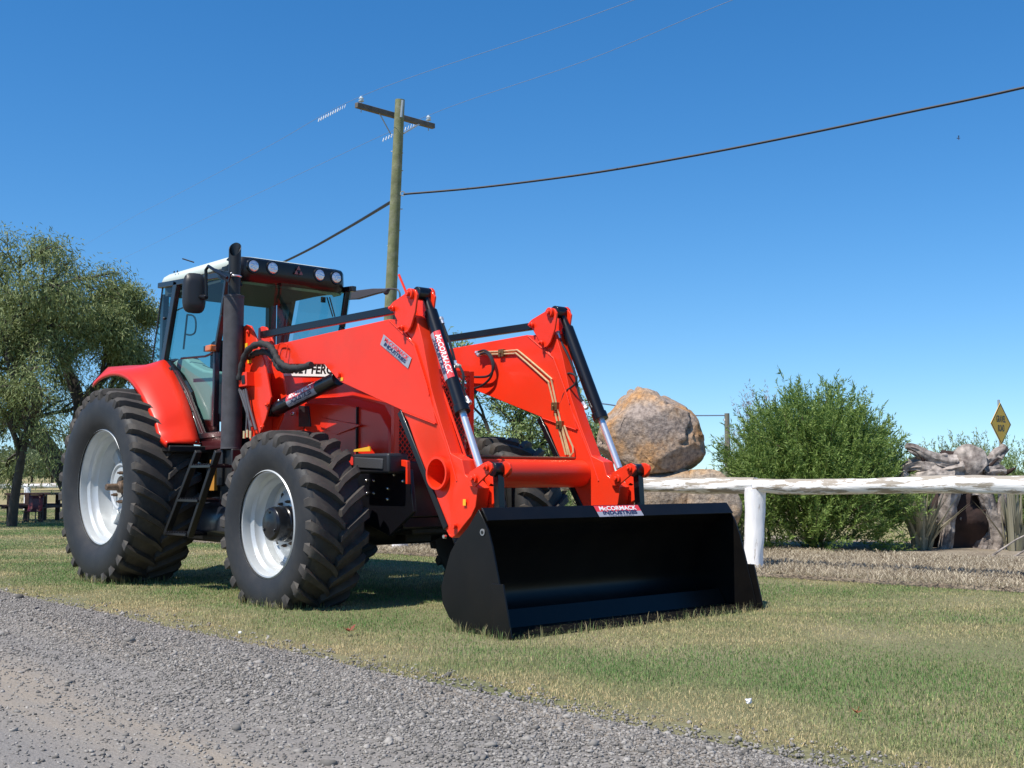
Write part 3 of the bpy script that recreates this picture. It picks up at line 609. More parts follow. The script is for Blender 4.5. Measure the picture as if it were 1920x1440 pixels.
# mirrors
mc = PY(-1.05, 364, 550); b = MB(); rg = []
for dy, k in ((-.035, .55), (-.03, .8), (-.005, 1.0), (.02, .96), (.025, .9)):
    ring = []
    for t_ in np.linspace(0, 2 * math.pi, 25)[:-1]:
        cxx = abs(math.cos(t_)) ** .55 * math.copysign(1, math.cos(t_)); szz = abs(math.sin(t_)) ** .55 * math.copysign(1, math.sin(t_))
        ring.append(Vector((0 - dy * 1.4, 0, 0)) + Vector((.0, 1, 0)) * (cxx * .095 * k) + Vector((0, 0, 1)) * (szz * .168 * k + .0))
    rg.append(ring)
loft(b, rg)
b.V = [mc + Matrix.Rotation(math.radians(-14), 3, 'Z') @ v for v in b.V]
mir = b.build('mirror', PLA, T, angle=50)
b = MB(); b.tube(S3(-1.0, [(387, 557), (386, 506), (391, 499), (400, 505), (426, 521)]), .014, 8); b.tube([PY(-1.0, 387, 557), PY(-1.02, 376, 557)], .022, 8); b.prism(S(-.93, [(391, 500), (433, 512), (428, 530), (414, 522), (400, 505)]), -.93, -.92); b.build('mirror_arm', BLK, T, bevel=.002)
b = MB(); pts_ = S(.80, [(648, 548), (665, 545), (700, 541), (728, 541), (726, 546), (705, 551), (670, 561), (648, 562)]); b.prism(pts_, .79, .83); b.dome(PY(.80, 724, 547), (0, 0, -1), .03); b.tube(smoothpath(S3(.8, [(722, 542), (742, 542), (749, 548), (750, 562)]), 4), .009, 6); b.build('far_mirror_arm', pm('grey mirror arm', (.07, .065, .07), .5), T, bevel=.006)
b = MB(); p = PY(.8, 752, 595); b.box(p.x - .03, p.x + .03, .72, .90, p.z - .17, p.z + .1); b.build('far_mirror', PLA, T, bevel=.025, seg=3)
# exhaust
YE = -.80; pb = PY(YE, 434, 842); ptp = PY(YE, 438, 555); xe = (pb.x + ptp.x) / 2; ex = MB()
ex.lathe([(.02, 0), (.084, 0), (.084, .012), (.0825, .014)], n=36); ex.V = []; ex.F = []; ex.M = []
def vlathe(b, prof, c, n=36, mi=0):
    k = len(prof); vs = []; fs = []
    for r, z in prof:
        for j in range(n): q = 2 * math.pi * j / n; vs.append(Vector((c[0] + r * math.cos(q), c[1] + r * math.sin(q), z)))
    for i in range(k - 1):
        for j in range(n): fs.append((i * n + j, i * n + (j + 1) % n, (i + 1) * n + (j + 1) % n, (i + 1) * n + j))
    b.add(vs, fs, mi)
zb, zt = pb.z, ptp.z
vlathe(ex, [(.0, zb), (.086, zb), (.086, zb + .008), (.0835, zb + .01), (.0815, zt - .02), (.084, zt - .018), (.084, zt), (.05, zt + .01)], (xe, YE), mi=0)
exo = ex.build('exhaust_stack', MUF, T, angle=40)
p2 = PY(YE, 443, 452); b = MB()
cd = Vector((.75, -.66)); rings_ = []
for z_, r_ in ((zt - .02, .050), (zt + .15, .050), (p2.z - .16, .050), (None, .050), (None, .044), (p2.z - .25, .044)):
    rings_.append([Vector((xe + r_ * math.cos(q), YE + r_ * math.sin(q), z_ if z_ else p2.z - .055 - .055 * (math.cos(q) * cd.x + math.sin(q) * cd.y) - .02 * max(0, math.cos(q) * cd.x + math.sin(q) * cd.y) ** 2)) for q in np.linspace(0, 2 * math.pi, 25)[:-1]])
b.V += [v for r in rings_ for v in r]
for i in range(5):
    for j in range(24): b.F.append((i * 24 + j, i * 24 + (j + 1) % 24, (i + 1) * 24 + (j + 1) % 24, (i + 1) * 24 + j)); b.M.append(1 if i >= 4 else 0)
b.F.append(tuple(5 * 24 + j for j in range(24))); b.M.append(1); b.build('exhaust_tip', [PIPEB, DBLK], exo, norm=False, angle=50)
b = MB(); zc = PY(YE, 430, 521).z; b.tube([(xe + .052 * math.cos(t_), YE + .052 * math.sin(t_), zc) for t_ in np.linspace(0, 2 * math.pi, 19)[:-1]], .008, 6, closed=True)
b.box(xe - .09, xe - .04, YE - .05, YE - .02, zc - .02, zc + .02); b.dome((xe - .065, YE - .05, zc), (0, -1, 0), .014); b.dome((xe + .04, YE - .05, zc + .01), (0, -1, 0), .014); b.build('clamp', CHR, exo)
b = MB(); b.prism(S(YE - .01, [(399, 503), (436, 520), (440, 535), (428, 530), (396, 520)]), YE + .05, YE + .06); b.box(xe - .05, xe + .03, YE + .05, YN, zb + .25, zb + .30); b.build('exhaust_bracket', BLK, T)
b = MB(); b.box(xe - .11, xe - .02, YE - .07, YE + .05, zb - .30, zb); b.box(xe - .10, xe + .09, YE - .04, YE + .1, zb - .42, zb); b.tube([(xe, YE, zb), (xe + .05, YE + .3, zb - .1), (xe + .2, -.3, zb)], .05, 12); b.build('exhaust_elbow', PIPEB, T, bevel=.01)
# fenders
def fender(y_in, y_lip, far=False):
    s = -1 if not far else 1
    lip = smoothpath([Vector((x, 0, z)) for x, z in S(-1.08, [(174, 719), (190, 704), (215, 697), (240, 706), (262, 735), (280, 770), (291, 795), (298, 818), (312, 831)])], 3)
    inn = smoothpath([Vector((x, 0, z)) for x, z in S(-.76, [(203, 688), (243, 685), (283, 683), (300, 676), (313, 678), (335, 715), (352, 752), (364, 790), (376, 833)])], 3)
    b = MB(); n = len(lip); vs = []
    for l, i_ in zip(lip, inn):
        a = Vector((l.x, y_lip, l.z)); c = Vector((i_.x, y_in, i_.z)); mid = a.lerp(c, .12)
        vs += [a + Vector((-.012, .0, -.035)), a, a.lerp(c, .05) + Vector((.006, 0, .010)), a.lerp(c, .35) + Vector((.006, 0, .009)), a.lerp(c, .75) + Vector((.004, 0, .006)), c]
    k = 6; fs = [(i * k + j, i * k + j + 1, (i + 1) * k + j + 1, (i + 1) * k + j) for i in range(n - 1) for j in range(k - 1)]
    b.add(vs, fs); o = b.build('rear_fender', REDP, T, angle=60); sm = o.modifiers.new('solid', 'SOLIDIFY'); sm.thickness = .012; sm.offset = -1
    if far: o.location = (0, 0, 0)
    return o
fn_ = fender(-.76, -1.08)
for (u, v) in ((321, 826), (366, 829)):
    p = PY(-.95, u, v); q = MB(); q.dome(p + Vector((.02, 0, 0)), (1, 0, 0), .010); q.build('fender_screw', PLA, fn_)
ff = bpy.data.objects.new('rear_fender', fn_.data); COL.objects.link(ff); ff.parent = T; ff.scale = (1, -1, 1)
b = MB(); b.box(.60, .9, -1.06, -.4, 1.12, 1.175); b.box(-.35, .3, -.76, -.74, 1.1, 1.7); b.prism([(-.6, 1.6), (-.2, 1.85), (.3, 1.9), (.3, 1.2), (-.4, 1.2)], -.78, -.76); b.build('fender_liner', CAST, T, bevel=.01)
# steps
st_ = MB()
for (a_, c_) in (((372, 846), (312, 1002)), ((409, 846), (356, 1006))):
    for y in (-1.08,): bar(st_, PY(y, *a_), PY(y, *c_), .035, .05)
sto = st_.build('step_frame', CAST, T, bevel=.004)
for (u0, u1, v) in ((361, 398, 874), (336, 374, 937), (314, 352, 999)):
    p, q_ = PY(-1.1, u0, v), PY(-1.1, u1, v); q = MB(); q.box(p.x, q_.x, -1.12, -.93, p.z - .015, p.z + .008); 
    for k in range(8): xx = p.x + (q_.x - p.x) * (k + .5) / 8; q.box(xx - .006, xx + .006, -1.125, -.95, p.z + .008, p.z + .016)
    q.build('step', BLK, T, bevel=.003)
b = MB(); b.box(1.28, 1.36, -.88, -.85, .80, 1.05); b.V = [v for v in b.V]; b.build('yellow_warning_strip', pm('amber strip', (.5, .22, .03), .5), T)
# tank
b = MB(); rg = []
for x, k in ((1.12, .75), (1.135, .93), (1.18, 1.0), (1.9, 1.0), (1.95, .9)):
    ring = []
    for y, z in ((-.55, .44), (-.90, .44), (-.955, .47), (-.965, .56), (-.94, .66), (-.88, .72), (-.78, .745), (-.55, .745)):
        ring.append(Vector((x, -.7 + (y + .7) * k, .55 + (z - .55) * k)))
    rg.append(ring)
loft(b, rg); b.build('fuel_tank', pm('tank plastic', (.014, .016, .022), .3, coat=.2), T, bevel=.02, seg=3)
b = MB(); b.box(.75, 1.75, -.85, -.3, .38, .46); b.build('belly_guard', CAST, T, bevel=.02)
# ---- loader
def tower(y0, y1, name='loader_tower'):
    b = MB(); pl = S(-.72, [(457, 613), (464, 609), (472, 611), (482, 633), (488, 655), (496, 674), (510, 745), (500, 785), (488, 814), (480, 812), (470, 770), (462, 720), (455, 680)])
    b.prism(pl, y0, y0 + .016); b.prism(pl, y1 - .016, y1)
    b.prism([(1.62, .8), (1.62, 1.75), (1.74, 1.75), (1.8, .8)], y0 + .018, y1 - .018)
    return b.build(name, RED, T, bevel=.003)
tw = tower(-.73, -.57); tower(.57, .73)
b = MB(); b.box(1.55, 2.3, -.58, -.28, .70, .95); b.box(1.55, 2.3, .28, .58, .70, .95); b.build('tower_cross_beam', BLK, T, bevel=.01)
for (u, v) in ((467, 622), (471, 708), (502, 759), (493, 801)):
    p = PY(-.73, u, v); q = MB(); q.cyl(p, p + Vector((0, -.014, 0)), .02, n=16); q.dome(p + Vector((0, -.014, 0)), (0, -1, 0), .012); q.build('tower_pin', RED, tw)
for (u, v, s_) in ((462, 650, .022), (468, 672, .03)):
    p = PY(-.732, u, v); q = MB(); q.box(p.x - s_, p.x + s_, -.735, -.731, p.z - s_ * 1.3, p.z + s_ * 1.3); q.build('warning_sticker', YEL, tw)
b = MB(); b.prism(S(-.79, [(449, 699), (464, 697), (465, 723), (450, 726)]), -.80, -.72); b.prism(S(-.80, [(453, 704), (459, 703), (460, 719), (454, 720)]), -.806, -.78, 1); b.build('hose_coupler', [RED, DBLK], T, bevel=.003)
def arm(y0, y1, near):
    b = MB(); a, c = (y0, y1)
    G = S(-.70, [(516, 647), (731, 599), (746, 600), (779, 646), (790, 680), (804, 726), (821, 795), (757, 770), (640, 716), (627, 702), (610, 683), (521, 683)])
    Fp = S(-.70, [(738, 600), (772, 590), (782, 598), (793, 640), (808, 726), (826, 790), (845, 850), (866, 862), (872, 890), (888, 905), (896, 915), (892, 950), (884, 968), (870, 985), (857, 1002), (848, 1009), (843, 1006), (832, 985), (765, 790), (700, 690)])
    # side box beam (front) then proud gusset plates
    b.prism(Fp, a + .010, c - .010)
    ci = c - .052 if near else c
    for (q0, q1) in ((a, a + .012), (ci - .012, ci)):
        b.prism([(x, z) for x, z in G], q0, q1)
    inset = [(x * .985 + .05, z * .98 + .03) for x, z in G]
    b.prism(S(-.70, [(525, 652), (740, 606), (775, 660), (800, 770), (757, 762), (640, 708), (620, 690), (530, 678)]), a + .012, ci - .012)
    o = b.build('loader_arm', RED, T, bevel=.004)
    # weld beads
    for pts_, nme in (([(733, 601), (779, 646), (790, 680), (804, 726), (808, 745)], 'weld_bead'), ([(757, 771), (821, 796)], 'weld_bead'), ([(806, 745), (826, 800), (845, 858), (858, 905)], 'fold_weld')):
        q = MB(); P3 = [Vector((x, y0 + (.009 if nme == 'fold_weld' else -.001), z)) for x, z in S(-.70, pts_)]; P4 = []
        for a4, b4 in zip(P3[:-1], P3[1:]): nn4 = max(2, int((b4 - a4).length / .012)); P4 += [a4.lerp(b4, i4 / nn4) for i4 in range(nn4)]
        q.tube(P4, [.0045 + .0022 * (i4 % 2) for i4 in range(len(P4))], 6); q.build(nme, RED, o)
    # parking stand strip on the underside
    q = MB(); P3 = [Vector((x, (y0 + y1) / 2, z)) for x, z in S(-.70, [(751, 772), (838, 990)])]
    bar(q, P3[0], P3[1], .045, y1 - y0 + .004); q.build('parking_stand', BLK, o, bevel=.004)
    return o
armN = arm(-.712, -.592, True); armF = arm(.592, .712, False)
tag(armN, 'near loader arm with sticker'); tag(armF, 'far loader arm carrying yellow pipes')
# hole collar on near arm, cross tube
pc = PY(-.71, 826, 890); tc_ = PY(.592, 1085, 886); zc = (pc.z + tc_.z) / 2; xc = (pc.x + tc_.x) / 2
b = MB(); b.lathe([(.108, -.735), (.093, -.735), (.093, -.30), (.0, -.30)], c=(xc, 0, zc), n=40); b.lathe([(.108, -.735), (.108, -.60)], c=(xc, 0, zc), n=40); b.lathe([(.098, -.60), (.098, .60)], c=(xc, 0, zc), n=48)
b.build('cross_tube', RED, T, angle=40)
# cut the hole: dark recessed disc read through a boolean
ho = MB(); ho.cyl((xc, -.9, zc), (xc, -.4, zc), .105, n=40); cut = ho.build('hole_cutter', RED, None)
bo = armN.modifiers.new('hole', 'BOOLEAN'); bo.object = cut; bo.operation = 'DIFFERENCE'; bo.solver = 'EXACT'
armN.modifiers.move(len(armN.modifiers) - 1, 0)
dg = bpy.context.evaluated_depsgraph_get(); dg.update(); me = bpy.data.meshes.new_from_object(armN.evaluated_get(dg)); armN.modifiers.clear(); armN.data = me; bpy.data.objects.remove(cut)
# decal on near arm: from (717,626) to (772,675)
p0 = PY(-.716, 713, 646); p1 = PY(-.716, 765, 691); p2 = PY(-.716, 719, 625)
fn = planefn(p0, Vector((p1.x - p0.x, 0, p1.z - p0.z)), Vector((-(p1.z - p0.z), 0, (p1.x - p0.x)))); loader_decal('sticker', armN, fn, (p1 - p0).length, (p2 - p0).length * .95, plain=True)
p = PY(-.716, 870, 942) + Vector((-.0, 0, 0)); b = MB(); b.box(p.x - .014, p.x + .014, -.714, -.7125, p.z - .02, p.z + .02); b.build('yellow_sticker', YEL, armN)
p = PY(-.716, 640, 711); b = MB(); b.box(p.x - .016, p.x + .02, -.7155, -.7125, p.z - .012, p.z + .012); b.build('yellow_sticker', YEL, armN)
p = PY(-.71, 853, 986); q = MB(); q.cyl(p, p + Vector((0, -.02, 0)), .018, n=16); q.build('arm_pin', RED, armN)
p = PY(-.71, 836, 1006); q = MB(); q.cyl(p, p + Vector((0, -.02, 0)), .012, n=10); q.build('grease_bolt', BOLT, armN)
p = PY(-.715, 636, 703)
for dx, dz in ((0, 0), (.015, .01)): q = MB(); q.cyl(p + Vector((0, .01, 0)), p + Vector((0, -.02, 0)), .022, n=14); q.build('arm_pin', RED, armN); break
b = MB(); b.tube(smoothpath(S3(-.735, [(519, 664), (523, 647), (528, 644), (537, 645), (539, 650), (536, 671)]), 3), .005, 6); b.build('wire_hook', RED, armN)
def side(y): return (y - .0)
LK = [(731, 573), (737, 566), (764, 547), (770, 541), (778, 543), (782, 552), (778, 585), (770, 612), (764, 622), (757, 625), (752, 620), (748, 608)]
for yc in (-.652, .652):
    pl = S(-.735, LK); b = MB(); b.prism(pl, yc + .068, yc + .083); b.build('knee_link_plate', RED, T, bevel=.003)
    b = MB(); b.prism(pl, yc - .083, yc - .068); lp = b.build('knee_link_plate', RED, T, bevel=.003)
    for (u, v, r) in ((771, 551, .036), (755, 615, .020), (738, 578, .020)):
        x, z = S(-.735, [(u, v)])[0]; q = MB(); q.cyl((x, yc - .105, z), (x, yc - .07, z), r, n=24); q.cyl((x, yc - .125, z), (x, yc - .10, z), r * .5, n=12); q.build('pin', RED, lp, bevel=.003)
    # top link bar
    a3 = [Vector((x, yc, z)) for x, z in S(-.652, [(492, 628), (742, 581)])]
    b = MB(); bar(b, a3[0], a3[1], .055, .045); b.build('leveling_bar', BLK, T, bevel=.004)
    # bucket cylinder
    yb = yc + .052
    c3 = [Vector((x, yb, z)) for x, z in S(-.60, [(797, 552), (801, 600), (862, 762), (866, 775), (900, 876)])]
    ax_ = (c3[4] - c3[0]).normalized(); L_ = (c3[4] - c3[0]).length
    b = MB(); b.cyl(c3[0] + ax_ * .14, c3[0] + ax_ * (L_ * .66), .047, n=32); b.cyl(c3[0] + ax_ * (L_ * .66), c3[0] + ax_ * (L_ * .70), .056, n=32); b.cyl(c3[0] + ax_ * .03, c3[0] + ax_ * .145, .026, .03, n=20)
    b.cyl(c3[0] + Vector((0, -.075, 0)), c3[0] + Vector((0, .03, 0)), .046, n=28); bc = b.build('bucket_cylinder', BLK, T, bevel=.003)
    b = MB(); b.cyl(c3[0] + ax_ * (L_ * .68), c3[4], .024, n=24); b.build('piston_rod', CHR, bc)
    b = MB(); x, z = S(-.60, [(797, 552)])[0]; b.cyl((x, yb + .032, z), (x, yb + .055, z), .048, n=24); b.prism([(x - .05, z), (x + .03, z + .045), (x + .045, z), (x - .06, z - .22), (x - .12, z - .25)], yb + .03, yb + .045); b.build('pin_ear', RED, T, bevel=.003)
    if yc < 0:
        o_ = c3[0] + ax_ * (L_ * .24); n0 = (Rv * -.5 + F0 * -1); n0 = (n0 - ax_ * n0.dot(ax_)).normalized(); s0_ = ax_.cross(n0); s0_ = s0_ if s0_.dot(Rv) > 0 else -s0_
        def cfn(u, v, l, o_=o_, n0=n0, s0_=s0_, ax_=ax_):
            an = (v - .045) / .047; return o_ + ax_ * u + (n0 * math.cos(an) + s0_ * math.sin(an)) * (.0475 + l)
        loader_decal('sticker', bc, cfn, .36, .09)
    # lower bell-crank plates, and black link to bucket
    LP = [(874, 900), (880, 885), (906, 868), (914, 865), (921, 869), (923, 878), (918, 886), (900, 903), (890, 913), (880, 912)]
    pl = S(-.735, LP); b = MB(); b.prism(pl, yc + .068, yc + .083); b.build('tilt_link_plate', RED, T, bevel=.003); b = MB(); b.prism(pl, yc - .083, yc - .068); bcp = b.build('tilt_link_plate', RED, T, bevel=.003)
    for (u, v, r) in ((890, 897, .03), (913, 876, .022)):
        x, z = S(-.735, [(u, v)])[0]; q = MB(); q.cyl((x, yc - .10, z), (x, yc - .07, z), r, n=20); q.cyl((x, yc - .118, z), (x, yc - .10, z), r * .5, n=10); q.build('pin', RED, bcp, bevel=.002)
    kx = [Vector((x, yb, z)) for x, z in S(-.60, [(934, 880), (938, 975)])]
    b = MB(); bar(b, kx[0], kx[1], .05, .05); b.cyl(kx[0] + Vector((0, -.05, 0)), kx[0] + Vector((0, .05, 0)), .045, n=24); b.dome(kx[0] + Vector((0.03, -.03, .02)), (1, -.4, .3), .008, mi=1); b.build('tilt_link', [BLK, BOLT], T, bevel=.003)
    b = MB(); b.cyl(kx[0] + Vector((0, .055, 0)), kx[0] + Vector((0, .075, 0)), .052, n=28); b.build('link_end_disc', RED, T, bevel=.003)
    x, z = S(-.7, [(857, 1000)])[0]
    b = MB(); b.prism(S(-.65, [(905, 905), (918, 912), (922, 925), (905, 960), (880, 1000), (860, 1010), (870, 960)]), yc + .068, yc + .085); b.build('bucket_ear', RED, T, bevel=.003)
# rod (level indicator) beside near arm
r3 = [PY(-.60, 748, 515), PY(-.60, 762, 549), PY(-.60, 790, 633), PY(-.60, 835, 745), PY(-.60, 875, 862)]
b = MB(); b.tube(r3, .0085, 8); b.build('level_indicator_rod', RED, T)
b = MB(); b.prism(S(-.60, [(866, 860), (878, 858), (885, 885), (876, 892)]), -.615, -.585); b.build('rod_guide', RED, T, bevel=.003)
# lift cylinders
for yc in (-.652, .652):
    e3 = [Vector((x, yc, z)) for x, z in S(-.652, [(512, 770), (637, 708)])]; d_ = (e3[1] - e3[0]).normalized(); L_ = (e3[1] - e3[0]).length
    b = MB(); b.cyl(e3[0] + d_ * .06, e3[0] + d_ * (L_ - .02), .056, n=32); b.cyl(e3[0] - Vector((0, .05, 0)), e3[0] + Vector((0, .05, 0)), .05, n=20); b.cyl(e3[0], e3[0] + d_ * .08, .035, n=16); lc = b.build('lift_cylinder', BLK, T, bevel=.004)
    if yc < 0:
        n0 = (Rv * -.3 + F0 * -1 + UP * .0); n0 = (n0 - d_ * n0.dot(d_)).normalized(); s0_ = n0.cross(d_); o_ = e3[0] + d_ * (L_ * .30)
        def cf2(u, v, l, o_=o_, n0=n0, s0_=s0_, d_=d_):
            an = (v - .05) / .056; return o_ + d_ * u + (n0 * math.cos(an) + s0_ * math.sin(an)) * (.0565 + l)
        s0_ = -s0_ if s0_.z < 0 else s0_
        loader_decal('sticker', lc, lambda u, v, l, s0_=s0_: o_ + d_ * u + (n0 * math.cos((v - .05) / .056) + s0_ * math.sin((v - .05) / .056)) * (.0565 + l), L_ * .42, .11)
        q = MB(); p = PY(-.72, 523, 751); q.dome(p, (0, -1, 0), .012); q.build('grease_nipple', BOLT, lc)
# dome nut on engine side
p = PY(-.44, 549, 776); q = MB(); q.dome(p, (0, -1, 0), .018, n=14); q.build('cap_nut', BOLT, T)
# hoses
def hose(name, pts, r, mat, n=8, sub=5, ends=None):
    b = MB(); P3 = smoothpath(pts, sub); b.tube(P3, r, n)
    if ends:
        for (i0, i1) in ((0, 1), (len(P3) - 1, len(P3) - 2)):
            d_ = (P3[i1] - P3[i0]).normalized(); b.cyl(P3[i0], P3[i0] + d_ * ends, r * 1.5, n=10, mi=1); b.cyl(P3[i0], P3[i0] + d_ * ends * .35, r * 2.0, n=6, mi=1)
    return b.build(name, [mat, CHR], T)
b = MB(); P3 = smoothpath(S3(-.80, [(449, 712), (455, 680), (466, 656), (485, 645), (503, 648), (514, 660), (522, 677), (538, 688), (560, 690), (584, 684)]), 6)
b.tube(P3, [.026 + .004 * math.sin(i * 1.7) for i in range(len(P3))], 12); b.build('hose_sleeve', SLEEVE, T, angle=60)
b = MB(); P3 = smoothpath(S3(-.74, [(466, 670), (480, 662), (500, 660), (514, 672), (522, 688), (540, 694), (572, 688)]), 6); b.tube(P3, [.026 + .004 * math.sin(i * 2.1) for i in range(len(P3))], 10); b.build('hose_sleeve', SLEEVE, T, angle=60)
for k, (a_, c_, e_) in enumerate([((448, 729), (456, 752), (472, 800)), ((452, 731), (463, 765), (462, 812)), ((457, 731), (465, 770), (470, 812)), ((461, 729), (467, 760), (480, 806))]):
    hose('hydraulic_hose', [PY(-.78, *a_), PY(-.77, *c_), PY(-.76, *e_)], .0105, pm('grey hose', (.10, .095, .10), .35))
b = MB()
for (u, v) in ((458, 822), (464, 820), (470, 822)): p = PY(-.76, u, v); b.cyl(p, p + Vector((0, 0, .06)), .012, n=10)
b.build('hose_fittings', BRASS, T)
YG = .58
for nm, pts_ in (('steel_pipe', [(893, 660), (940, 659), (966, 657), (976, 661), (1030, 707), (1034, 714), (1042, 752), (1046, 772)]), ('steel_pipe', [(897, 665), (940, 664), (964, 663), (972, 666), (1024, 712), (1029, 720), (1037, 752), (1041, 773)]),
                 ('steel_pipe', [(1041, 775), (1047, 800), (1061, 853)]), ('steel_pipe', [(1047, 772), (1053, 800), (1065, 853)]), ('steel_pipe', [(1053, 796), (1058, 815), (1069, 854)]), ('steel_pipe', [(1058, 798), (1064, 815), (1074, 838), (1075, 848), (1068, 857)])):
    b = MB(); P3 = S3(YG, pts_); b.tube(smoothpath(P3, 3) if len(P3) > 5 else P3, .0075, 8); b.build(nm, BRASS, T)
for (u, v) in ((941, 662), (1041, 762), (1050, 797)):
    p = PY(YG, u, v); b = MB(); b.box(p.x - .03, p.x + .03, YG - .015, YG + .02, p.z - .03, p.z + .03); b.cyl(p + Vector((0, -.02, 0)), p + Vector((0, -.032, 0)), .009, n=6); b.build('pipe_clamp', pm('clamp bronze', (.25, .16, .07), .4, metal=.7), T, bevel=.002)
b = MB(); zt_ = zc + .11
b.tube([(xc - .03, .57, zt_ + .005), (xc - .03, -.58, zt_ + .005)], .0075, 8); b.tube([(xc - .06, .57, zt_ - .002), (xc - .06, -.58, zt_ - .002)], .0075, 8); b.build('steel_pipe', pm('dull pipe', (.2, .12, .07), .45, metal=.5), T)
hose('hydraulic_hose', S3(.55, [(893, 662), (908, 657), (921, 667), (926, 688), (917, 704), (896, 707), (868, 705)]), .0095, HOSE, ends=.03)
hose('hydraulic_hose', S3(.545, [(896, 666), (912, 662), (923, 680), (921, 705), (905, 722), (884, 729), (866, 727)]), .0095, HOSE, ends=.03)
hose('hydraulic_hose', S3(.64, [(1045, 622), (1052, 641), (1066, 668), (1078, 700), (1082, 722), (1088, 745), (1100, 766)]), .0095, HOSE, ends=.06)
hose('hydraulic_hose', S3(.60, [(1043, 770), (1053, 752), (1060, 735)]) + S3(.62, [(1078, 720), (1080, 706), (1068, 700), (1057, 706), (1053, 722), (1057, 750), (1062, 772)]), .0085, HOSE)
hose('hydraulic_hose', S3(-.55, [(826, 596), (834, 618), (845, 648), (852, 675), (853, 690)]), .0095, HOSE, ends=.05)
hose('hydraulic_hose', S3(-.55, [(852, 684), (862, 688), (869, 704), (868, 722), (872, 740), (881, 757)]), .009, HOSE, ends=.06)
# bucket
BY0, BY1 = -1.02, 1.30
prof = smoothpath([Vector((x, 0, z)) for x, z in ((4.868, .712), (4.80, .625), (4.70, .545), (4.625, .44), (4.565, .30), (4.545, .18), (4.60, .085), (4.70, .030), (4.82, .006), (5.12, .002))], 5)
b = MB(); P2 = [(p.x, p.z) for p in prof]; n = len(P2); off = []
for i in range(n):
    a = Vector(P2[max(i - 1, 0)]); c = Vector(P2[min(i + 1, n - 1)]); t_ = (c - a).normalized(); nn = Vector((-t_.y, t_.x)); off.append((P2[i][0] + nn.x * .010, P2[i][1] + nn.y * .010))
poly = P2 + off[::-1]; 
nf = 2 * n; vs = [(x, BY0 + .012, z) for x, z in poly] + [(x, BY1 - .012, z) for x, z in poly]
b.add(vs, [(i, (i + 1) % nf, (i + 1) % nf + nf, i + nf) for i in range(nf)])
bk = b.build('bucket', BKT, T, angle=30)
sp = [(4.862, .716), (4.905, .660), (4.945, .60), (4.985, .50), (5.03, .345), (5.125, .0), (4.80, .0), (4.68, .02), (4.59, .075), (4.53, .15), (4.515, .25), (4.56, .36), (4.60, .455), (4.66, .53), (4.76, .605)]
for y in (BY0, BY1 - .012): q = MB(); q.prism(sp, y, y + .012); q.build('side_plate', BKT, bk, bevel=.002)
for y in (BY0 - .014, BY1 + .002): q = MB(); q.prism([(4.995, .30), (5.09, .30), (5.165, .0), (4.99, .0)], y, y + .012); q.build('side_cutter', BKT, bk, bevel=.002)
q = MB(); q.prism([(4.866, .722), (4.876, .726), (4.932, .655), (4.922, .648)], BY0 + .013, BY1 - .013); q.build('top_lip', BKT, bk, bevel=.001)
q = MB(); q.prism([(4.98, .014), (5.17, .004), (5.17, -.008), (4.98, -.004)], BY0 + .013, BY1 - .013); q.build('cutting_edge', BKT, bk, bevel=.002)
q = MB(); q.prism([(4.70, .06), (4.80, .115), (4.86, .015), (4.70, .02)], BY0 + .02, BY1 - .02); q.build('inner_wedge', BKT, bk)
for k in range(2):
    p = (5.0, BY0 + .012, .52); 
p = PY(BY0 - .001, 905, 998); q = MB(); q.cyl(p, p + Vector((0, -.004, 0)), .020, n=20); q.cyl(p + Vector((0, -.004, 0)), p + Vector((0, -.007, 0)), .010, n=14, mi=1); q.build('plate_hole', [pm('worn steel', (.35, .34, .33), .4, metal=.6), DBLK], bk)
pl_ = PX(4.93, 1123, 951); pr_ = PX(4.93, 1206, 946); up_ = Vector((-.056, 0, .071)).normalized()
o_ = Vector((4.9345, pl_.y, .6545)); fn = planefn(o_, (0, 1, 0), up_); loader_decal('sticker', bk, fn, pr_.y - pl_.y, .086)
# --- end of tractor

# ================================================================== FENCE
def woodmat(name, paint, wood, amt, topw=0.0):
    mt = bpy.data.materials.new(name); n, b = nodes_of(mt); b.inputs['Roughness'].default_value = .8; tc = n.nodes.new('ShaderNodeTexCoord'); mp = n.nodes.new('ShaderNodeMapping'); mp.inputs['Scale'].default_value = (2.2, 14, 14)
    n.links.new(tc.outputs['Object'], mp.inputs[0]); nz = n.nodes.new('ShaderNodeTexNoise'); nz.inputs['Scale'].default_value = 1.6; nz.inputs['Detail'].default_value = 8; nz.inputs['Roughness'].default_value = .68; n.links.new(mp.outputs[0], nz.inputs['Vector'])
    gm = n.nodes.new('ShaderNodeNewGeometry'); sz = n.nodes.new('ShaderNodeSeparateXYZ'); n.links.new(gm.outputs['Normal'], sz.inputs[0])
    wz = n.nodes.new('ShaderNodeMapRange'); wz.inputs[1].default_value = .55; wz.inputs[2].default_value = .98; wz.inputs[3].default_value = 0; wz.inputs[4].default_value = topw; n.links.new(sz.outputs[2], wz.inputs[0])
    sb = n.nodes.new('ShaderNodeMath'); sb.operation = 'SUBTRACT'; n.links.new(nz.outputs[0], sb.inputs[0]); n.links.new(wz.outputs[0], sb.inputs[1])
    r = n.nodes.new('ShaderNodeValToRGB'); e = r.color_ramp.elements; e[0].position = amt - .03; e[0].color = (*wood, 1); e[1].position = amt + .02; e[1].color = (*paint, 1); n.links.new(sb.outputs[0], r.inputs[0]); n.links.new(r.outputs[0], b.inputs['Base Color'])
    bp = n.nodes.new('ShaderNodeBump'); bp.inputs['Strength'].default_value = .7; bp.inputs['Distance'].default_value = .012; n.links.new(nz.outputs[0], bp.inputs['Height']); n.links.new(bp.outputs[0], b.inputs['Normal']); return mt
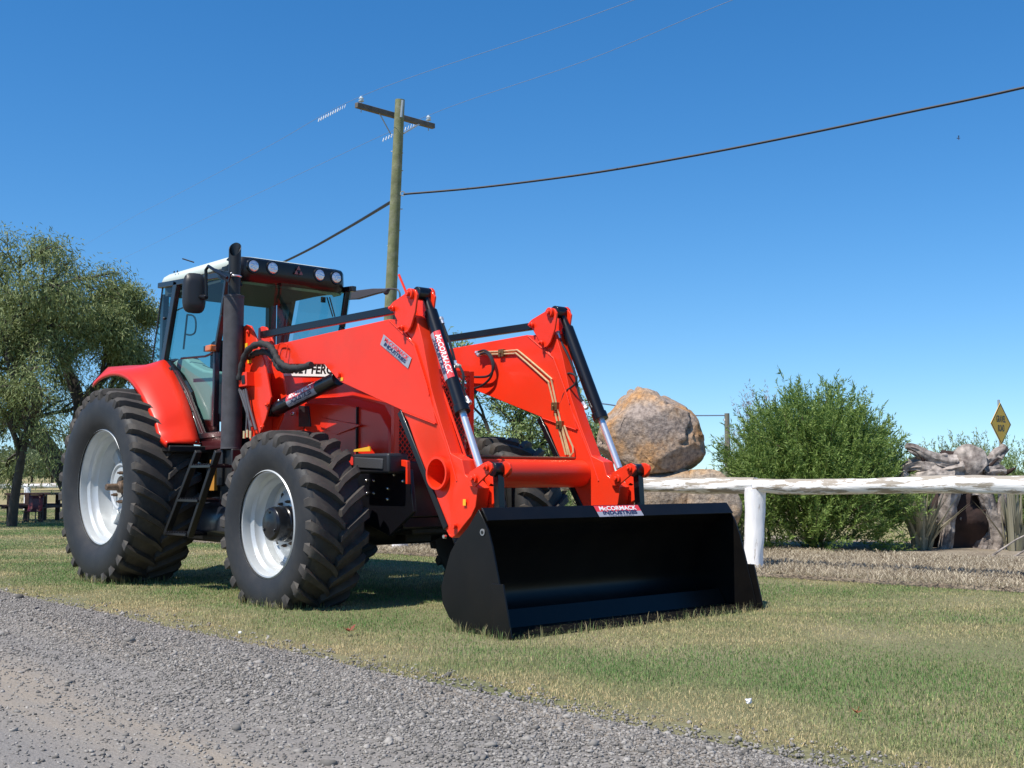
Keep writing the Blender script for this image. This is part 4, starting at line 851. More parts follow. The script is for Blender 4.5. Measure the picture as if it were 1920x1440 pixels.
WPAINT = woodmat('flaking white paint', (.86, .84, .82), (.36, .31, .25), .470, .19)
WPOST = woodmat('whitewashed post', (.88, .86, .86), (.42, .37, .33), .385)
fence = empty('rail_fence', FP, 'white painted log rail fence running behind the tractor', 'fence')
def log(name, p0, p1, r0, r1, mat, parent, seed, n=20, k=44, flat=1.0):
    p0 = Vector(p0); p1 = Vector(p1); path = []; b = MB(); vs = []; d = (p1 - p0); L_ = d.length; x = d.normalized(); a = x.cross(UP) if abs(x.z) < .9 else x.cross(Vector((1, 0, 0))); a.normalize(); c = a.cross(x)
    for i in range(k):
        t_ = i / (k - 1); cen = Vector((t_ * L_, .02 * noise.noise(Vector((t_ * L_ * .8, seed, 0))), .022 * noise.noise(Vector((t_ * L_ * .8, seed, 9))))); r = r0 + (r1 - r0) * t_
        for j in range(n):
            q = 2 * math.pi * j / n; rr = r * (1 + .22 * noise.noise(Vector((t_ * L_ * 1.8, math.cos(q) * 1.3 + seed, math.sin(q) * 1.3))) + .10 * noise.noise(Vector((t_ * L_ * 6, math.cos(q) * 5 + seed, math.sin(q) * 5)))); vs.append(cen + Vector((0, math.cos(q) * rr, math.sin(q) * rr * flat)))
    fs = [(i * n + j, i * n + (j + 1) % n, (i + 1) * n + (j + 1) % n, (i + 1) * n + j) for i in range(k - 1) for j in range(n)] + [tuple(range(n))[::-1], tuple((k - 1) * n + j for j in range(n))]
    b.add(vs, fs); o = b.build(name, mat, None, angle=50); M_ = Matrix((x, a, c)).transposed().to_4x4(); M_.translation = p0; o.matrix_world = M_
    if parent: o.parent = parent; o.matrix_parent_inverse = Matrix.Translation(-parent.location)
    return o
SP = 2.63; ss = [1 * SP, 0, -SP, -2 * SP + .42, -3 * SP]
for i, s_ in enumerate(ss):
    p = FP + FD * s_; log('post', (p.x, p.y, -.1), (p.x + .02, p.y, .80), .098, .092, WPOST, fence, i * 3.1)
for i in range(len(ss) - 1):
    a = FP + FD * (ss[i] + (0.04)); c = FP + FD * (ss[i + 1] + .02 if i else ss[i + 1] + .04); zz = .835
    log('rail', (c.x, c.y, zz + .004 * (i % 3)), (a.x, a.y, zz + .004), .068 + .004 * (i % 2), .075, WPAINT, fence, i * 5.3 + 1, k=60)
# second stretch of the same sort of fence beyond the picnic table
f2 = empty('rail_fence', PZ(0, 50, 960), 'distant white rail fence beyond the picnic table', 'fence')
o2 = PD(27, 52, 930); 
def at2(u): d = ray(u, 910); return CP + d * (34)
pp = [at2(u) for u in (-110, 52, 215)]
for i, q_ in enumerate(pp): log('post', (q_.x, q_.y, -.1), (q_.x, q_.y, .66), .09, .09, WPOST, f2, i + 20., k=8)
for i in range(2): log('rail', (pp[i].x, pp[i].y, .68 + .02 * i), (pp[i + 1].x, pp[i + 1].y, .70), .07, .07, WPAINT, f2, 40. + i)

# ================================================================== PICNIC TABLE, CHAIR
DW = pm('dark stained timber', (.045, .018, .014), .7, var=.3, vscale=10, bump=.3, bscale=30)
tcen = PZ(0, 62, 977); D_t = (tcen - CP).dot(Fv)
pt_ = empty('picnic_table', (tcen.x, tcen.y, 0), 'dark brown timber picnic table under the trees at left', 'table')
RX = Rv; FX = F0
def obx(b, c, sx, sy, sz, mi=0):
    c = Vector(c); vs = [c + RX * (i * sx / 2) + FX * (j * sy / 2) + UP * (k * sz / 2) for i in (-1, 1) for j in (-1, 1) for k in (-1, 1)]
    b.add(vs, [(0, 1, 3, 2), (4, 6, 7, 5), (0, 4, 5, 1), (2, 3, 7, 6), (0, 2, 6, 4), (1, 5, 7, 3)], mi)
sc_ = D_t / CF
W_ = 88 * sc_
for k in range(4): b = MB(); obx(b, tcen + RX * (4 * sc_) + FX * (-.3 + .2 * k) + UP * .58, W_, .17, .04); b.build('table_plank', DW, pt_, origin=pt_.location, bevel=.004)
for k in (-1, 1):
    for j in (0, 1): b = MB(); obx(b, tcen + RX * (-6 * sc_) + FX * (k * .68 + .16 * j) + UP * .34, W_ * 1.25, .14, .04); b.build('bench_plank', DW, pt_, origin=pt_.location, bevel=.004)
for k in (-.32, 0.05, .34):
    for j in (-1, 1): b = MB(); obx(b, tcen + RX * (W_ * k) + FX * (j * .45) + UP * .29, .09, .06, .6); b.build('table_leg', DW, pt_, origin=pt_.location)
    b = MB(); obx(b, tcen + RX * (W_ * k) + UP * .31, .08, 1.5, .06); b.build('cross_brace', DW, pt_, origin=pt_.location)
cc = tcen + RX * (32 * sc_) - FX * .95
b = MB(); n_ = 8; rg = []
for t_ in range(n_):
    a = t_ / (n_ - 1); z = .22 + .34 * max(0, a - .45) / .55; yy = -.16 + .32 * min(1, a / .5); rg.append((yy + .10 * max(0, a - .5), z))
vs = [];
for yy, z in rg:
    for k in (-.15, -.06, .06, .15): vs.append(cc + RX * k + FX * yy + UP * (z + .03 * (abs(k) > .2)))
b.add(vs, [(i * 4 + j, i * 4 + j + 1, (i + 1) * 4 + j + 1, (i + 1) * 4 + j) for i in range(n_ - 1) for j in range(3)])
ch = empty('plastic_chair', (cc.x, cc.y, 0), 'small dark red plastic chair standing in front of the picnic table', 'chair')
s1 = b.build('seat_shell', pm('dark red plastic', (.10, .012, .012), .4), ch, origin=ch.location); sm = s1.modifiers.new('s', 'SOLIDIFY'); sm.thickness = .015
for k in (-.13, .13):
    for j in (-.13, .13): b = MB(); b.cyl(cc + RX * k + FX * j, cc + RX * k * .9 + FX * j * .8 + UP * .23, .012, n=8); b.build('leg', IRON, ch, origin=ch.location)

# ================================================================== ROCKS
def rockmat(name, a, b2, c):
    mt = bpy.data.materials.new(name); n, bs = nodes_of(mt); bs.inputs['Roughness'].default_value = .85; tc = n.nodes.new('ShaderNodeTexCoord')
    def nz(s, d=8, r=.6):
        x = n.nodes.new('ShaderNodeTexNoise'); x.inputs['Scale'].default_value = s; x.inputs['Detail'].default_value = d; x.inputs['Roughness'].default_value = r; n.links.new(tc.outputs['Object'], x.inputs['Vector']); return x.outputs[0]
    r = n.nodes.new('ShaderNodeValToRGB'); e = r.color_ramp.elements; e.new(.5); e[0].position = .40; e[0].color = (*a, 1); e[1].position = .50; e[1].color = (*b2, 1); e[2].position = .58; e[2].color = (*c, 1); n.links.new(nz(1.7), r.inputs[0])
    r2 = n.nodes.new('ShaderNodeValToRGB'); e = r2.color_ramp.elements; e[0].position = .36; e[0].color = (.45, .42, .40, 1); e[1].position = .6; e[1].color = (1.15, 1.12, 1.08, 1); n.links.new(nz(22, 8, .7), r2.inputs[0])
    mx = n.nodes.new('ShaderNodeMix'); mx.data_type = 'RGBA'; mx.blend_type = 'MULTIPLY'; mx.inputs[0].default_value = 1; n.links.new(r.outputs[0], mx.inputs[6]); n.links.new(r2.outputs[0], mx.inputs[7]); n.links.new(mx.outputs[2], bs.inputs['Base Color'])
    bp = n.nodes.new('ShaderNodeBump'); bp.inputs['Strength'].default_value = .9; bp.inputs['Distance'].default_value = .03; n.links.new(nz(14, 9, .7), bp.inputs['Height']); n.links.new(bp.outputs[0], bs.inputs['Normal']); return mt
RK = rockmat('weathered orange-grey stone', (.50, .27, .11), (.42, .31, .225), (.35, .285, .245))
RK2 = rockmat('tan stone', (.46, .28, .13), (.46, .34, .23), (.36, .30, .24))
def rock(name, c, ax, seed, mat, label, sub=5, amp=.22, tilt=0.0, shape=None, group=None, cuts=None, crack=.05):
    bm = bmesh.new(); bmesh.ops.create_icosphere(bm, subdivisions=sub, radius=1); rn = random.Random(int(seed * 10)); planes = cuts
    if planes is None: planes = [(Vector((rn.gauss(0, 1), rn.gauss(0, 1), rn.gauss(0, .8))).normalized(), rn.uniform(.72, .9)) for _ in range(9)]
    for v in bm.verts:
        p = v.co.copy(); q = Vector((math.copysign(abs(p.x) ** .75, p.x), math.copysign(abs(p.y) ** .75, p.y), math.copysign(abs(p.z) ** .75, p.z)))
        f = 1 - crack * max(0, .7 - abs(noise.noise(Vector((p.x * 2.6 + p.z * .5 + seed, p.y * 2.6, p.z * .8)))) * 5) + amp * noise.noise(p * 1.1 + Vector((seed, 0, 0))) + amp * .45 * noise.noise(p * 2.6 + Vector((seed, 4, 0))) + amp * .16 * noise.noise(p * 7 + Vector((seed, 0, 4))) - amp * .25 * abs(noise.noise(p * 3.3 + Vector((0, seed, 0))))
        q = q * f
        for pn, pd in planes:
            e_ = q.dot(pn) - pd
            if e_ > 0: q = q - pn * (e_ * .86)
        if shape: q = shape(q)
        v.co = RX * (q.x * ax[0]) + FX * (q.y * ax[1]) + UP * (q.z * ax[2]) + RX * (q.z * tilt * ax[0])
    me = bpy.data.meshes.new(name); bm.to_mesh(me); bm.free(); me.shade_smooth(); me.materials.append(mat); o = bpy.data.objects.new(name, me); COL.objects.link(o); o.location = c
    return tag(o, label, 'rock', group)
DB = 13.2; k_ = DB / CF
def shp(q):
    x, y, z = q
    if z < 0 : z = z * (1 - .25 * max(0, -x)); z = max(z, -.80 + .18 * x * 0)
    z = z * (1 + .10 * math.exp(-((x + .15) / .5) ** 2)) - (.16 * max(0, x) if z > 0 else 0)
    x = x * (1 - .10 * max(0, z)); return Vector((x, y, z))
rock('balanced_boulder', PD(DB, 1221, 816), (106 * k_, .55, 82 * k_), 3.7, RK, 'large orange and grey boulder balanced on top of other rocks', 6, .26, .0, shp, crack=.16, cuts=[(Vector(a).normalized(), d) for a, d in (((.30, -.25, .92), .86), ((-.75, -.2, .6), .80), ((1, -.1, .15), .90), ((.1, -1, .1), .80), ((-.55, -.8, -.1), .80), ((.5, -.8, -.45), .93), ((-.75, -.1, -.75), .92), ((.7, -.2, -.8), .98), ((-1, 0, .1), .92), ((-.25, -.7, .65), .84), ((.75, -.3, .62), .98), ((.4, -.9, .2), .90))])
rock('rock', PD(DB - .1, 1228, 940), (76 * k_, .5, 66 * k_), 8.1, RK2, 'tan rock directly under the balanced boulder', 4, .2)
rock('rock', PD(DB - .3, 1330, 938), (64 * k_, .45, 60 * k_), 12.4, RK2, 'rounded tan rock right of the boulder and left of the green shrub', 4, .15)
rock('rock', PD(DB + .6, 1165, 950), (50 * k_, .4, 50 * k_), 22.4, RK, 'dark weathered rock low at the left of the boulder', 4, .2)
rock('rock', PD(DB - .5, 1290, 990), (70 * k_, .4, 50 * k_), 32.4, RK2, 'low brown rock behind the bucket top', 4, .2)

# ================================================================== POLES AND WIRES
PW = pm('weathered pole timber', (.17, .18, .085), .85, var=.25, vscale=5, dirt=(.33, .31, .24), dirtamt=.5, dscale=7, bump=.4, bscale=25)
ZINC = pm('galvanised steel', (.4, .42, .42), .45, metal=.6)
PORC = pm('porcelain', (.55, .62, .66), .2)
DP = 26.0; kp = DP / CF
ptop = PD(DP, 750, 187); pbot = PD(DP, 729, 640); base = ptop + (pbot - ptop) * ((ptop.z + .3) / (ptop.z - pbot.z))
up = empty('utility_pole', (base.x, base.y, 0), 'tall timber power pole with crossarm behind the tractor', 'pole')
b = MB(); b.tube([base, base.lerp(ptop, .5), ptop], [.16, .135, .108], 18); b.build('pole_shaft', PW, up, origin=up.location)
b = MB(); pa, pb_ = PD(26.2, 668, 197), PD(27.9, 813, 237); d_ = (pb_ - pa).normalized(); a_ = d_.cross(UP).normalized(); vs = [e + a_ * (i * .055) + UP * (j * .06) for e in (pa, pb_) for i, j in ((-1, -1), (1, -1), (1, 1), (-1, 1))]
b.add(vs, [(0, 1, 2, 3), (7, 6, 5, 4), (0, 4, 5, 1), (1, 5, 6, 2), (2, 6, 7, 3), (3, 7, 4, 0)]); b.build('crossarm', pm('grey timber', (.13, .11, .09), .85, var=.3, vscale=6, bump=.4), up, origin=up.location, bevel=.008)
for (t_, nm) in ((.06, 'insulator'), (.93, 'insulator')):
    p = pa.lerp(pb_, t_) + UP * .06; b = MB()
    vlathe(b, [(.012, 0), (.012, .05), (.06, .055), (.065, .075), (.04, .085), (.038, .11), (.058, .118), (.055, .135), (.03, .15), (.028, .175), (.0, .18)], (0, 0), 14); b.V = [v + p for v in b.V]; b.build(nm, PORC, up, origin=up.location)
    b = MB(); b.cyl(p - UP * .2, p, .012, n=6); b.build('insulator_bolt', ZINC, up, origin=up.location)
b = MB(); b.tube([pa.lerp(pb_, .27), PD(26.8, 733, 252)], .014, 6); b.tube([pa.lerp(pb_, .83), PD(26.8, 757, 250)], .02, 6); b.build('crossarm_brace', ZINC, up, origin=up.location)
b = MB(); p = PD(25.9, 755, 188); q = PD(25.9, 752, 220); b.tube([p, q], .035, 6); b.build('top_bracket', ZINC, up, origin=up.location)
sx = ptop - base
for k, (u, v, sd) in enumerate([(733, 284, -1), (756, 287, 1), (756, 320, 1), (733, 348, -1), (755, 392, 1), (729, 430, -1), (751, 432, 1), (726, 461, -1), (725, 497, -1), (748, 499, 1)]):
    p = PD(DP, u, v); b = MB(); b.cyl(p, p - RX * sd * .16, .011, n=6); b.build('step_bolt', ZINC, up, origin=up.location)
b = MB(); p = PD(25.8, 755, 363); b.tube([p + (RX * math.cos(t_) + UP * math.sin(t_)) * .05 for t_ in np.linspace(0, 2 * math.pi, 13)[:-1]], .012, 6, closed=True); b.build('cable_hook', ZINC, up, origin=up.location)
CABLE = pm('black cable', (.012, .013, .02), .6); WIRE = pm('thin aluminium wire', (.24, .30, .42), .5, metal=.4)
def wire(name, pts, r, mat, label, sub=8, n=6):
    P3 = smoothpath(pts, sub); b = MB(); b.tube(P3, r, n); return tag(b.build(name, mat, None, origin=P3[0]), label, 'wire')
wire('service_cable', [PD(25.8, 757, 364), PD(25.0, 900, 351.5), PD(23.8, 1100, 326), PD(22.6, 1300, 292), PD(21.5, 1500, 253), PD(20.4, 1700, 211), PD(19.4, 1920, 164), PD(17.5, 2350, 60), PD(16, 2800, -70)], .024, CABLE, 'thick black overhead cable running from the pole to the upper right')
wire('service_cable', [PD(26, 734, 378), PD(32, 640, 434), PD(38, 545, 485), PD(50, 400, 551), PD(62, 270, 607), PD(80, 100, 668), PD(110, -150, 745)], .036, CABLE, 'thick black overhead cable sloping from the pole down behind the cab')
i1 = pa.lerp(pb_, .06) + UP * .24; i2 = pa.lerp(pb_, .93) + UP * .24
w1 = wire('power_line', [PD(12.5, 1900, -260), PD(17, 1350, -60), PD(21, 1040, 54), i1, PD(33, 500, 276), PD(48, 335, 363), PD(75, 205, 432), PD(130, 60, 520)], .0050, WIRE, 'thin power line over the left insulator of the pole')
w2 = wire('power_line', [PD(13, 2200, -290), PD(18, 1450, -30), PD(22.5, 1100, 113), i2, PD(35, 560, 327), PD(50, 380, 412), PD(78, 240, 480), PD(140, 90, 550)], .0050, WIRE, 'thin power line over the right insulator of the pole')
for w_, a, c, D_ in ((w1, (598, 225), (647, 199), 29.0), (w2, (719, 262), (776, 234), 29.5)):
    b = MB()
    for k in range(12): t_ = k / 11; p = PD(D_, a[0] + (c[0] - a[0]) * t_, a[1] + (c[1] - a[1]) * t_); b.tube([p - RX * .012 - UP * .045, p + RX * .012 + UP * .045], .014 if k < 9 else .009, 6)
    o = b.build('spiral_marker', pm('white plastic', (.85, .85, .85), .4), w_, origin=w_.location); o.location = (0, 0, 0)
pf = PD(58, 1363, 775); up2 = empty('utility_pole', (pf.x, pf.y, 0), 'small distant timber pole between the boulder and the green shrub', 'pole')
b = MB(); b.tube([(pf.x, pf.y, -.2), pf], [.16, .13], 10); b.build('pole_shaft', pm('far pole grey', (.16, .15, .12), .9), up2, origin=up2.location)
b = MB(); vlathe(b, [(.0, 0), (.08, .02), (.08, .1), (.03, .14), (0, .15)], (0, 0), 8); b.V = [v + pf - RX * .12 - UP * .4 for v in b.V]; b.build('insulator', PORC, up2, origin=up2.location)
wire('power_line', [PD(58, 1360, 779), PD(56, 1240, 777), PD(54, 1130, 757), PD(54, 1000, 752), PD(54, 880, 745), PD(54, 700, 735)], .035, WIRE, 'thin far wire leading left from the small distant pole')

# ================================================================== SIGN
sg = PD(30, 1877, 795); sgo = empty('road_sign', (sg.x, sg.y, 0), 'yellow diamond road sign on a post behind the tree stump', 'sign')
th = math.radians(65); vd = Vector((sg.x - CX, sg.y - CY, 0)).normalized(); hx = vd.cross(UP) * math.cos(th) + vd * math.sin(th); ks = 30 / CF; H_ = 40 * ks; Wd = 17.5 * ks / math.cos(th)
def dia(s, l): nn = hx.cross(UP); return [sg + UP * (H_ * s) + nn * l, sg + hx * (Wd * s) + nn * l, sg - UP * (H_ * s) + nn * l, sg - hx * (Wd * s) + nn * l]
nn = hx.cross(UP); face = 1 if nn.dot(CP - sg) > 0 else -1
b = MB(); b.extr(dia(1, 0), nn * -.01 * face); b.build('sign_plate', pm('sign yellow', (.90, .50, .02), .45), sgo, origin=sgo.location)
b = MB(); o_, i_ = dia(.97, .0035 * face), dia(.90, .0035 * face); b.add(o_ + i_, [(j, (j + 1) % 4, 4 + (j + 1) % 4, 4 + j) for j in range(4)])
for t_, dz in (('GRAVEL', .12), ('ROAD', -.12)):
    V, Fs = textverts(t_, .24, 0, (.60 if t_ == 'GRAVEL' else .42) * Wd * 1.5, .006); b.add([sg + hx * v.x + UP * (v.y + dz) + nn * (.0045 * face) for v in V], Fs)
b.build('sign_lettering', DBLK, sgo, origin=sgo.location, smooth=False, norm=False)
b = MB(); q = sg - nn * .045 * face; b.cyl((q.x, q.y, -.1), (q.x, q.y, sg.z + H_ + .08), .03, n=10); b.build('sign_post', ZINC, sgo, origin=sgo.location)

# ================================================================== VEGETATION
def leafmat(name, c1, c2, trans=.3):
    mt = bpy.data.materials.new(name); n, b = nodes_of(mt); b.inputs['Roughness'].default_value = .55; b.inputs['Specular IOR Level'].default_value = .3
    g = n.nodes.new('ShaderNodeNewGeometry'); r = n.nodes.new('ShaderNodeValToRGB'); e = r.color_ramp.elements; e[0].color = (*c1, 1); e[1].color = (*c2, 1); n.links.new(g.outputs['Random Per Island'], r.inputs[0]); n.links.new(r.outputs[0], b.inputs['Base Color'])
    tr = n.nodes.new('ShaderNodeBsdfTranslucent'); n.links.new(r.outputs[0], tr.inputs[0]); mx = n.nodes.new('ShaderNodeMixShader'); mx.inputs[0].default_value = trans; n.links.new(b.outputs[0], mx.inputs[1]); n.links.new(tr.outputs[0], mx.inputs[2]); n.links.new(mx.outputs[0], n.nodes['Material Output'].inputs[0]); return mt
def leaves(name, P, D, L, W, mat, parent, label=None):
    """narrow rhombic leaves at points P along directions D (numpy)"""
    n = len(P); D = D / np.linalg.norm(D, axis=1)[:, None]; r = RNG.normal(0, 1, (n, 3)); S_ = np.cross(D, r); S_ /= np.linalg.norm(S_, axis=1)[:, None] + 1e-9
    m_ = P + D * (L * .45)[:, None]; V = np.stack([P, m_ + S_ * (W / 2)[:, None], P + D * L[:, None], m_ - S_ * (W / 2)[:, None]], 1).reshape(-1, 3); i = np.arange(n)[:, None] * 4
    T_ = np.concatenate([i + [[0, 1, 2]], i + [[0, 2, 3]]], 1).reshape(-1, 3)
    o = npmesh(name, V - np.array(parent.location)[None], T_, mat, parent); o['kind'] = 'stuff'; return o
BARK = pm('dark bark', (.055, .045, .035), .9, var=.35, vscale=6, bump=.8, bscale=18)
BARK2 = pm('twig bark', (.12, .09, .06), .9, var=.2, vscale=8)
def branch(b, p, d, r, L_, depth, tips, droop=0, spread=.6, seg=4, shrink=.68, kids=3, rnd=None):
    pts = [p]; q = p.copy(); dd = d.normalized(); rs = [r]
    for k in range(seg):
        dd = (dd + Vector((rnd.gauss(0, .18), rnd.gauss(0, .18), rnd.gauss(0, .12) - droop * .1))).normalized(); q = q + dd * (L_ / seg); pts.append(q.copy()); rs.append(r * (1 - .35 * (k + 1) / seg))
        if depth <= 1: tips.append((q.copy(), dd.copy()))
    b.tube(pts, rs, 7 if depth > 1 else 4, cap=False)
    if depth > 0:
        for k in range(kids):
            a = Vector((rnd.gauss(0, 1), rnd.gauss(0, 1), rnd.gauss(.15, .8))).normalized(); nd = (dd + a * spread).normalized(); t_ = .45 + .55 * rnd.random(); i = min(seg, int(t_ * seg + .5))
            branch(b, pts[i], nd, r * (.62 if k else .7), L_ * shrink * rnd.uniform(.8, 1.15), depth - 1, tips, droop, spread, seg, shrink, kids, rnd)
def tree(name, base, limbs, label, leafm, nleaf, LL, LW, spreadr, droop, seed, cat='tree', group=None, depth=3, kids=3, crownpart='crown', hang=.7):
    rnd = random.Random(seed); e = empty(name, base, label, cat, group); b = MB(); tips = []
    for pts, r0, Lb in limbs:
        pts = [Vector(p) for p in pts]; P3 = smoothpath(pts, 5); n = len(P3); b.tube(P3, [r0 * (1 - .55 * i / n) for i in range(n)], 10, cap=False)
        for t_ in (.45, .6, .75, .88, 1.0):
            i = min(n - 1, int(t_ * n)); dd = (P3[min(i, n - 1)] - P3[max(i - 2, 0)]).normalized(); branch(b, P3[min(i, n - 1)], (dd + Vector((rnd.gauss(0, .5), rnd.gauss(0, .5), rnd.gauss(.1, .35)))).normalized(), r0 * .38, Lb * rnd.uniform(.75, 1.1), depth, tips, droop, .75, 4, .68, kids, rnd)
    b.build('trunk', BARK, e, origin=base, angle=60)
    tp = np.array([t_[0][:] for t_ in tips]); td = np.array([t_[1][:] for t_ in tips]); idx = RNG.integers(0, len(tp), nleaf)
    P_ = tp[idx] + RNG.normal(0, spreadr, (nleaf, 3)) * np.array([1, 1, .8]); D_ = td[idx] * .4 + RNG.normal(0, .55, (nleaf, 3)) + np.array([0, 0, -hang]); L_ = RNG.uniform(.6, 1.3, nleaf) * LL
    leaves(crownpart, P_, D_, L_, np.full(nleaf, LW) * RNG.uniform(.7, 1.3, nleaf), leafm, e); return e
LM1 = leafmat('pepper leaves', (.125, .17, .05), (.31, .35, .15), .32)
LM2 = leafmat('bush leaves', (.14, .22, .05), (.38, .46, .20), .35)
# large left tree, D about 24 m
DT = 24.0
def q24(u, v, dd=0): return PD(DT + dd, u, v)
bs = q24(150, 970); bs.z = 0
tree('pepper_tree', (bs.x, bs.y, 0), [
    ([bs, q24(140, 930), q24(105, 865), q24(60, 800, -.3), q24(20, 740, -.5), q24(-30, 690, -.6)], .26, 1.2),
    ([q24(130, 900), q24(140, 830), q24(150, 760, .2), q24(125, 690, .4), q24(105, 620, .5)], .18, 1.15),
    ([q24(145, 800), q24(165, 745), q24(195, 705), q24(215, 670, .2), q24(222, 620, .3)], .13, .75),
    ([q24(60, 800, -.3), q24(70, 735, -1), q24(40, 680, -1.3), q24(30, 620, -1.2)], .12, 1.15)],
    'big weeping tree with dark leaning trunk behind the rear wheel at left', LM1, 84000, .115, .021, .17, .9, 5, depth=3)
b2 = PZ(0, 22, 987)
DT2 = (b2 - CP).dot(Fv)
tree('vine_tree', (b2.x, b2.y, 0), [([b2, PD(DT2, 28, 930), PD(DT2, 40, 860), PD(DT2, 50, 790), PD(DT2, 20, 700)], .10, 1.1), ([PD(DT2, 40, 850), PD(DT2, 15, 790), PD(DT2, -20, 740)], .06, 1.0)],
     'slim vine-covered tree trunk beside the picnic table at the left edge', LM1, 15000, .11, .020, .16, .8, 9, depth=2)
# ivy on that trunk
# bush seen between the loader arms
bb_ = PD(15, 985, 1020); bb_.z = 0.05
tree('bush', tuple(bb_), [([bb_, PD(15, 960, 930), PD(15, 930, 850), PD(15, 910, 790)], .05, .55), ([bb_, PD(15.2, 1000, 930), PD(15, 1010, 850), PD(15, 1030, 800)], .05, .55), ([bb_, PD(15, 980, 900), PD(15, 975, 830), PD(15, 975, 785)], .05, .5), ([bb_, PD(15, 1040, 950), PD(15, 1070, 900), PD(15, 1085, 870)], .04, .5), ([bb_, PD(15, 920, 950), PD(15, 880, 900), PD(15, 870, 850)], .04, .5)],
     'leafy green bush seen between the two loader arms', LM2, 15000, .085, .018, .075, .3, 21, 'bush', depth=2, hang=.1)
# right green shrub made of upright feathery sprays
SHL = leafmat('feathery shrub leaves', (.085, .165, .028), (.32, .42, .12), .38)
SHD = leafmat('dry pinkish twigs', (.25, .17, .15), (.36, .27, .22), .2)
def spray_shrub(name, c, rx, ry, z0, z1, label, mat, nsp, nl, seed, up=.8, LL=.045, LW=.009, splen=.30, cat='shrub', group=None, stems=9, boxy=0.0):
    rnd = np.random.default_rng(seed); e = empty(name, c, label, cat, group); c = Vector(c); b = MB()
    tips = []
    for k in range(stems):
        a = 2 * math.pi * k / stems + rnd.uniform(-.3, .3); rr = rnd.uniform(.15, .75); p1 = c + RX * (math.cos(a) * rx * rr) + FX * (math.sin(a) * ry * rr) + UP * ((z1 - z0) * rnd.uniform(.6, .92) + z0)
        b.tube([c + Vector((rnd.uniform(-.08, .08), rnd.uniform(-.08, .08), 0)), c.lerp(p1, .4) + Vector((0, 0, .1)), p1], [.022, .014, .005], 5, cap=False)
    u = rnd.normal(0, 1, (nsp, 3)); u /= np.linalg.norm(u, axis=1)[:, None]; rad = rnd.uniform(0, 1, nsp) ** .38
    lob = 1 + .16 * np.sin(u[:, 0] * 7 + 1) * np.sin(u[:, 1] * 6) + .14 * np.sin(u[:, 0] * 13 + u[:, 2] * 5)
    q = u * (rad * lob)[:, None]; q[:, :2] *= np.where(q[:, 2] < 0, 1 + boxy * (-q[:, 2]) ** .8, 1)[:, None]
    hz = (z0 + z1) / 2 + q[:, 2] * (z1 - z0) / 2
    base = np.array(c)[None] * [1, 1, 0] + np.array(RX)[None] * (q[:, 0] * rx)[:, None] + np.array(FX)[None] * (q[:, 1] * ry)[:, None]; base[:, 2] = hz
    out = np.array(RX)[None] * q[:, [0]] * .9 + np.array(FX)[None] * q[:, [1]] * .9 + np.array([0, 0, 1.])[None] * (up + .5 * q[:, [2]]) + rnd.normal(0, .25, (nsp, 3)); out /= np.linalg.norm(out, axis=1)[:, None]
    sl = splen * rnd.uniform(.6, 1.4, nsp); t = rnd.uniform(0, 1, (nsp, nl)); P_ = base[:, None] + out[:, None] * (t * sl[:, None])[..., None]
    D_ = out[:, None] * .9 + rnd.normal(0, .6, (nsp, nl, 3)); P_ = P_.reshape(-1, 3); D_ = D_.reshape(-1, 3); n = len(P_); ok = P_[:, 2] > .03; P_ = P_[ok]; D_ = D_[ok]; n = len(P_)
    leaves('foliage', P_, D_, rnd.uniform(.6, 1.4, n) * LL, np.full(n, LW), mat, e)
    for k in range(0, nsp, 14): p = Vector(base[k]); b.tube([p - Vector(out[k]) * .1, p + Vector(out[k]) * float(sl[k])], [.005, .002], 3, cap=False)
    b.build('stems', BARK2, e, origin=e.location); return e
DS = 13.6; ks_ = DS / CF
cS = PD(DS, 1530, 1035); cS.z = .06
spray_shrub('green_shrub', tuple(cS), 140 * ks_, .85, .02, .892 + 136 * ks_, 'tall feathery green shrub behind the white fence post', SHL, 4200, 34, 4, LL=.055, LW=.012, boxy=.35)
cD = PD(DS + .8, 1430, 1030); cD.z = .06
spray_shrub('dry_shrub', tuple(cD), 55 * ks_, .4, .6, .892 + 148 * ks_, 'pinkish bare-twigged bush at the left side of the green shrub', SHD, 260, 26, 8, LL=.04, LW=.006, splen=.28)
for i, (u, vt, wpx, D_, lab, mt, ns) in enumerate([(1720, 868, 50, 15.5, 'low green bush right of the tall shrub, behind the stump roots', LM2, 520), (1790, 832, 60, 19, 'wispy grey-green bush behind the stump', LM1, 520), (1845, 838, 50, 21, 'small bush below the yellow road sign', LM1, 460), (1912, 850, 60, 17, 'olive bush at the right edge of the picture', LM2, 620), (1365, 890, 30, 14.5, 'low pale bush between the rocks and the green shrub', LM1, 120)]):
    c = PD(D_, u, 1000); c.z = 0; spray_shrub('low_bush', tuple(c), wpx * D_ / CF, .5, .05, .892 + (898 - vt) * D_ / CF, lab, mt, ns, 22, 30 + i, LL=.055, LW=.012, splen=.25)
# hedge line seen below the rail, left of the shrub
c = PD(16.5, 1130, 1000); c.z = 0; spray_shrub('low_bush', tuple(c), .9, .5, .02, .80, 'low green bush behind the fence between loader and rocks', LM2, 420, 24, 41, LL=.055, LW=.012, splen=.2)
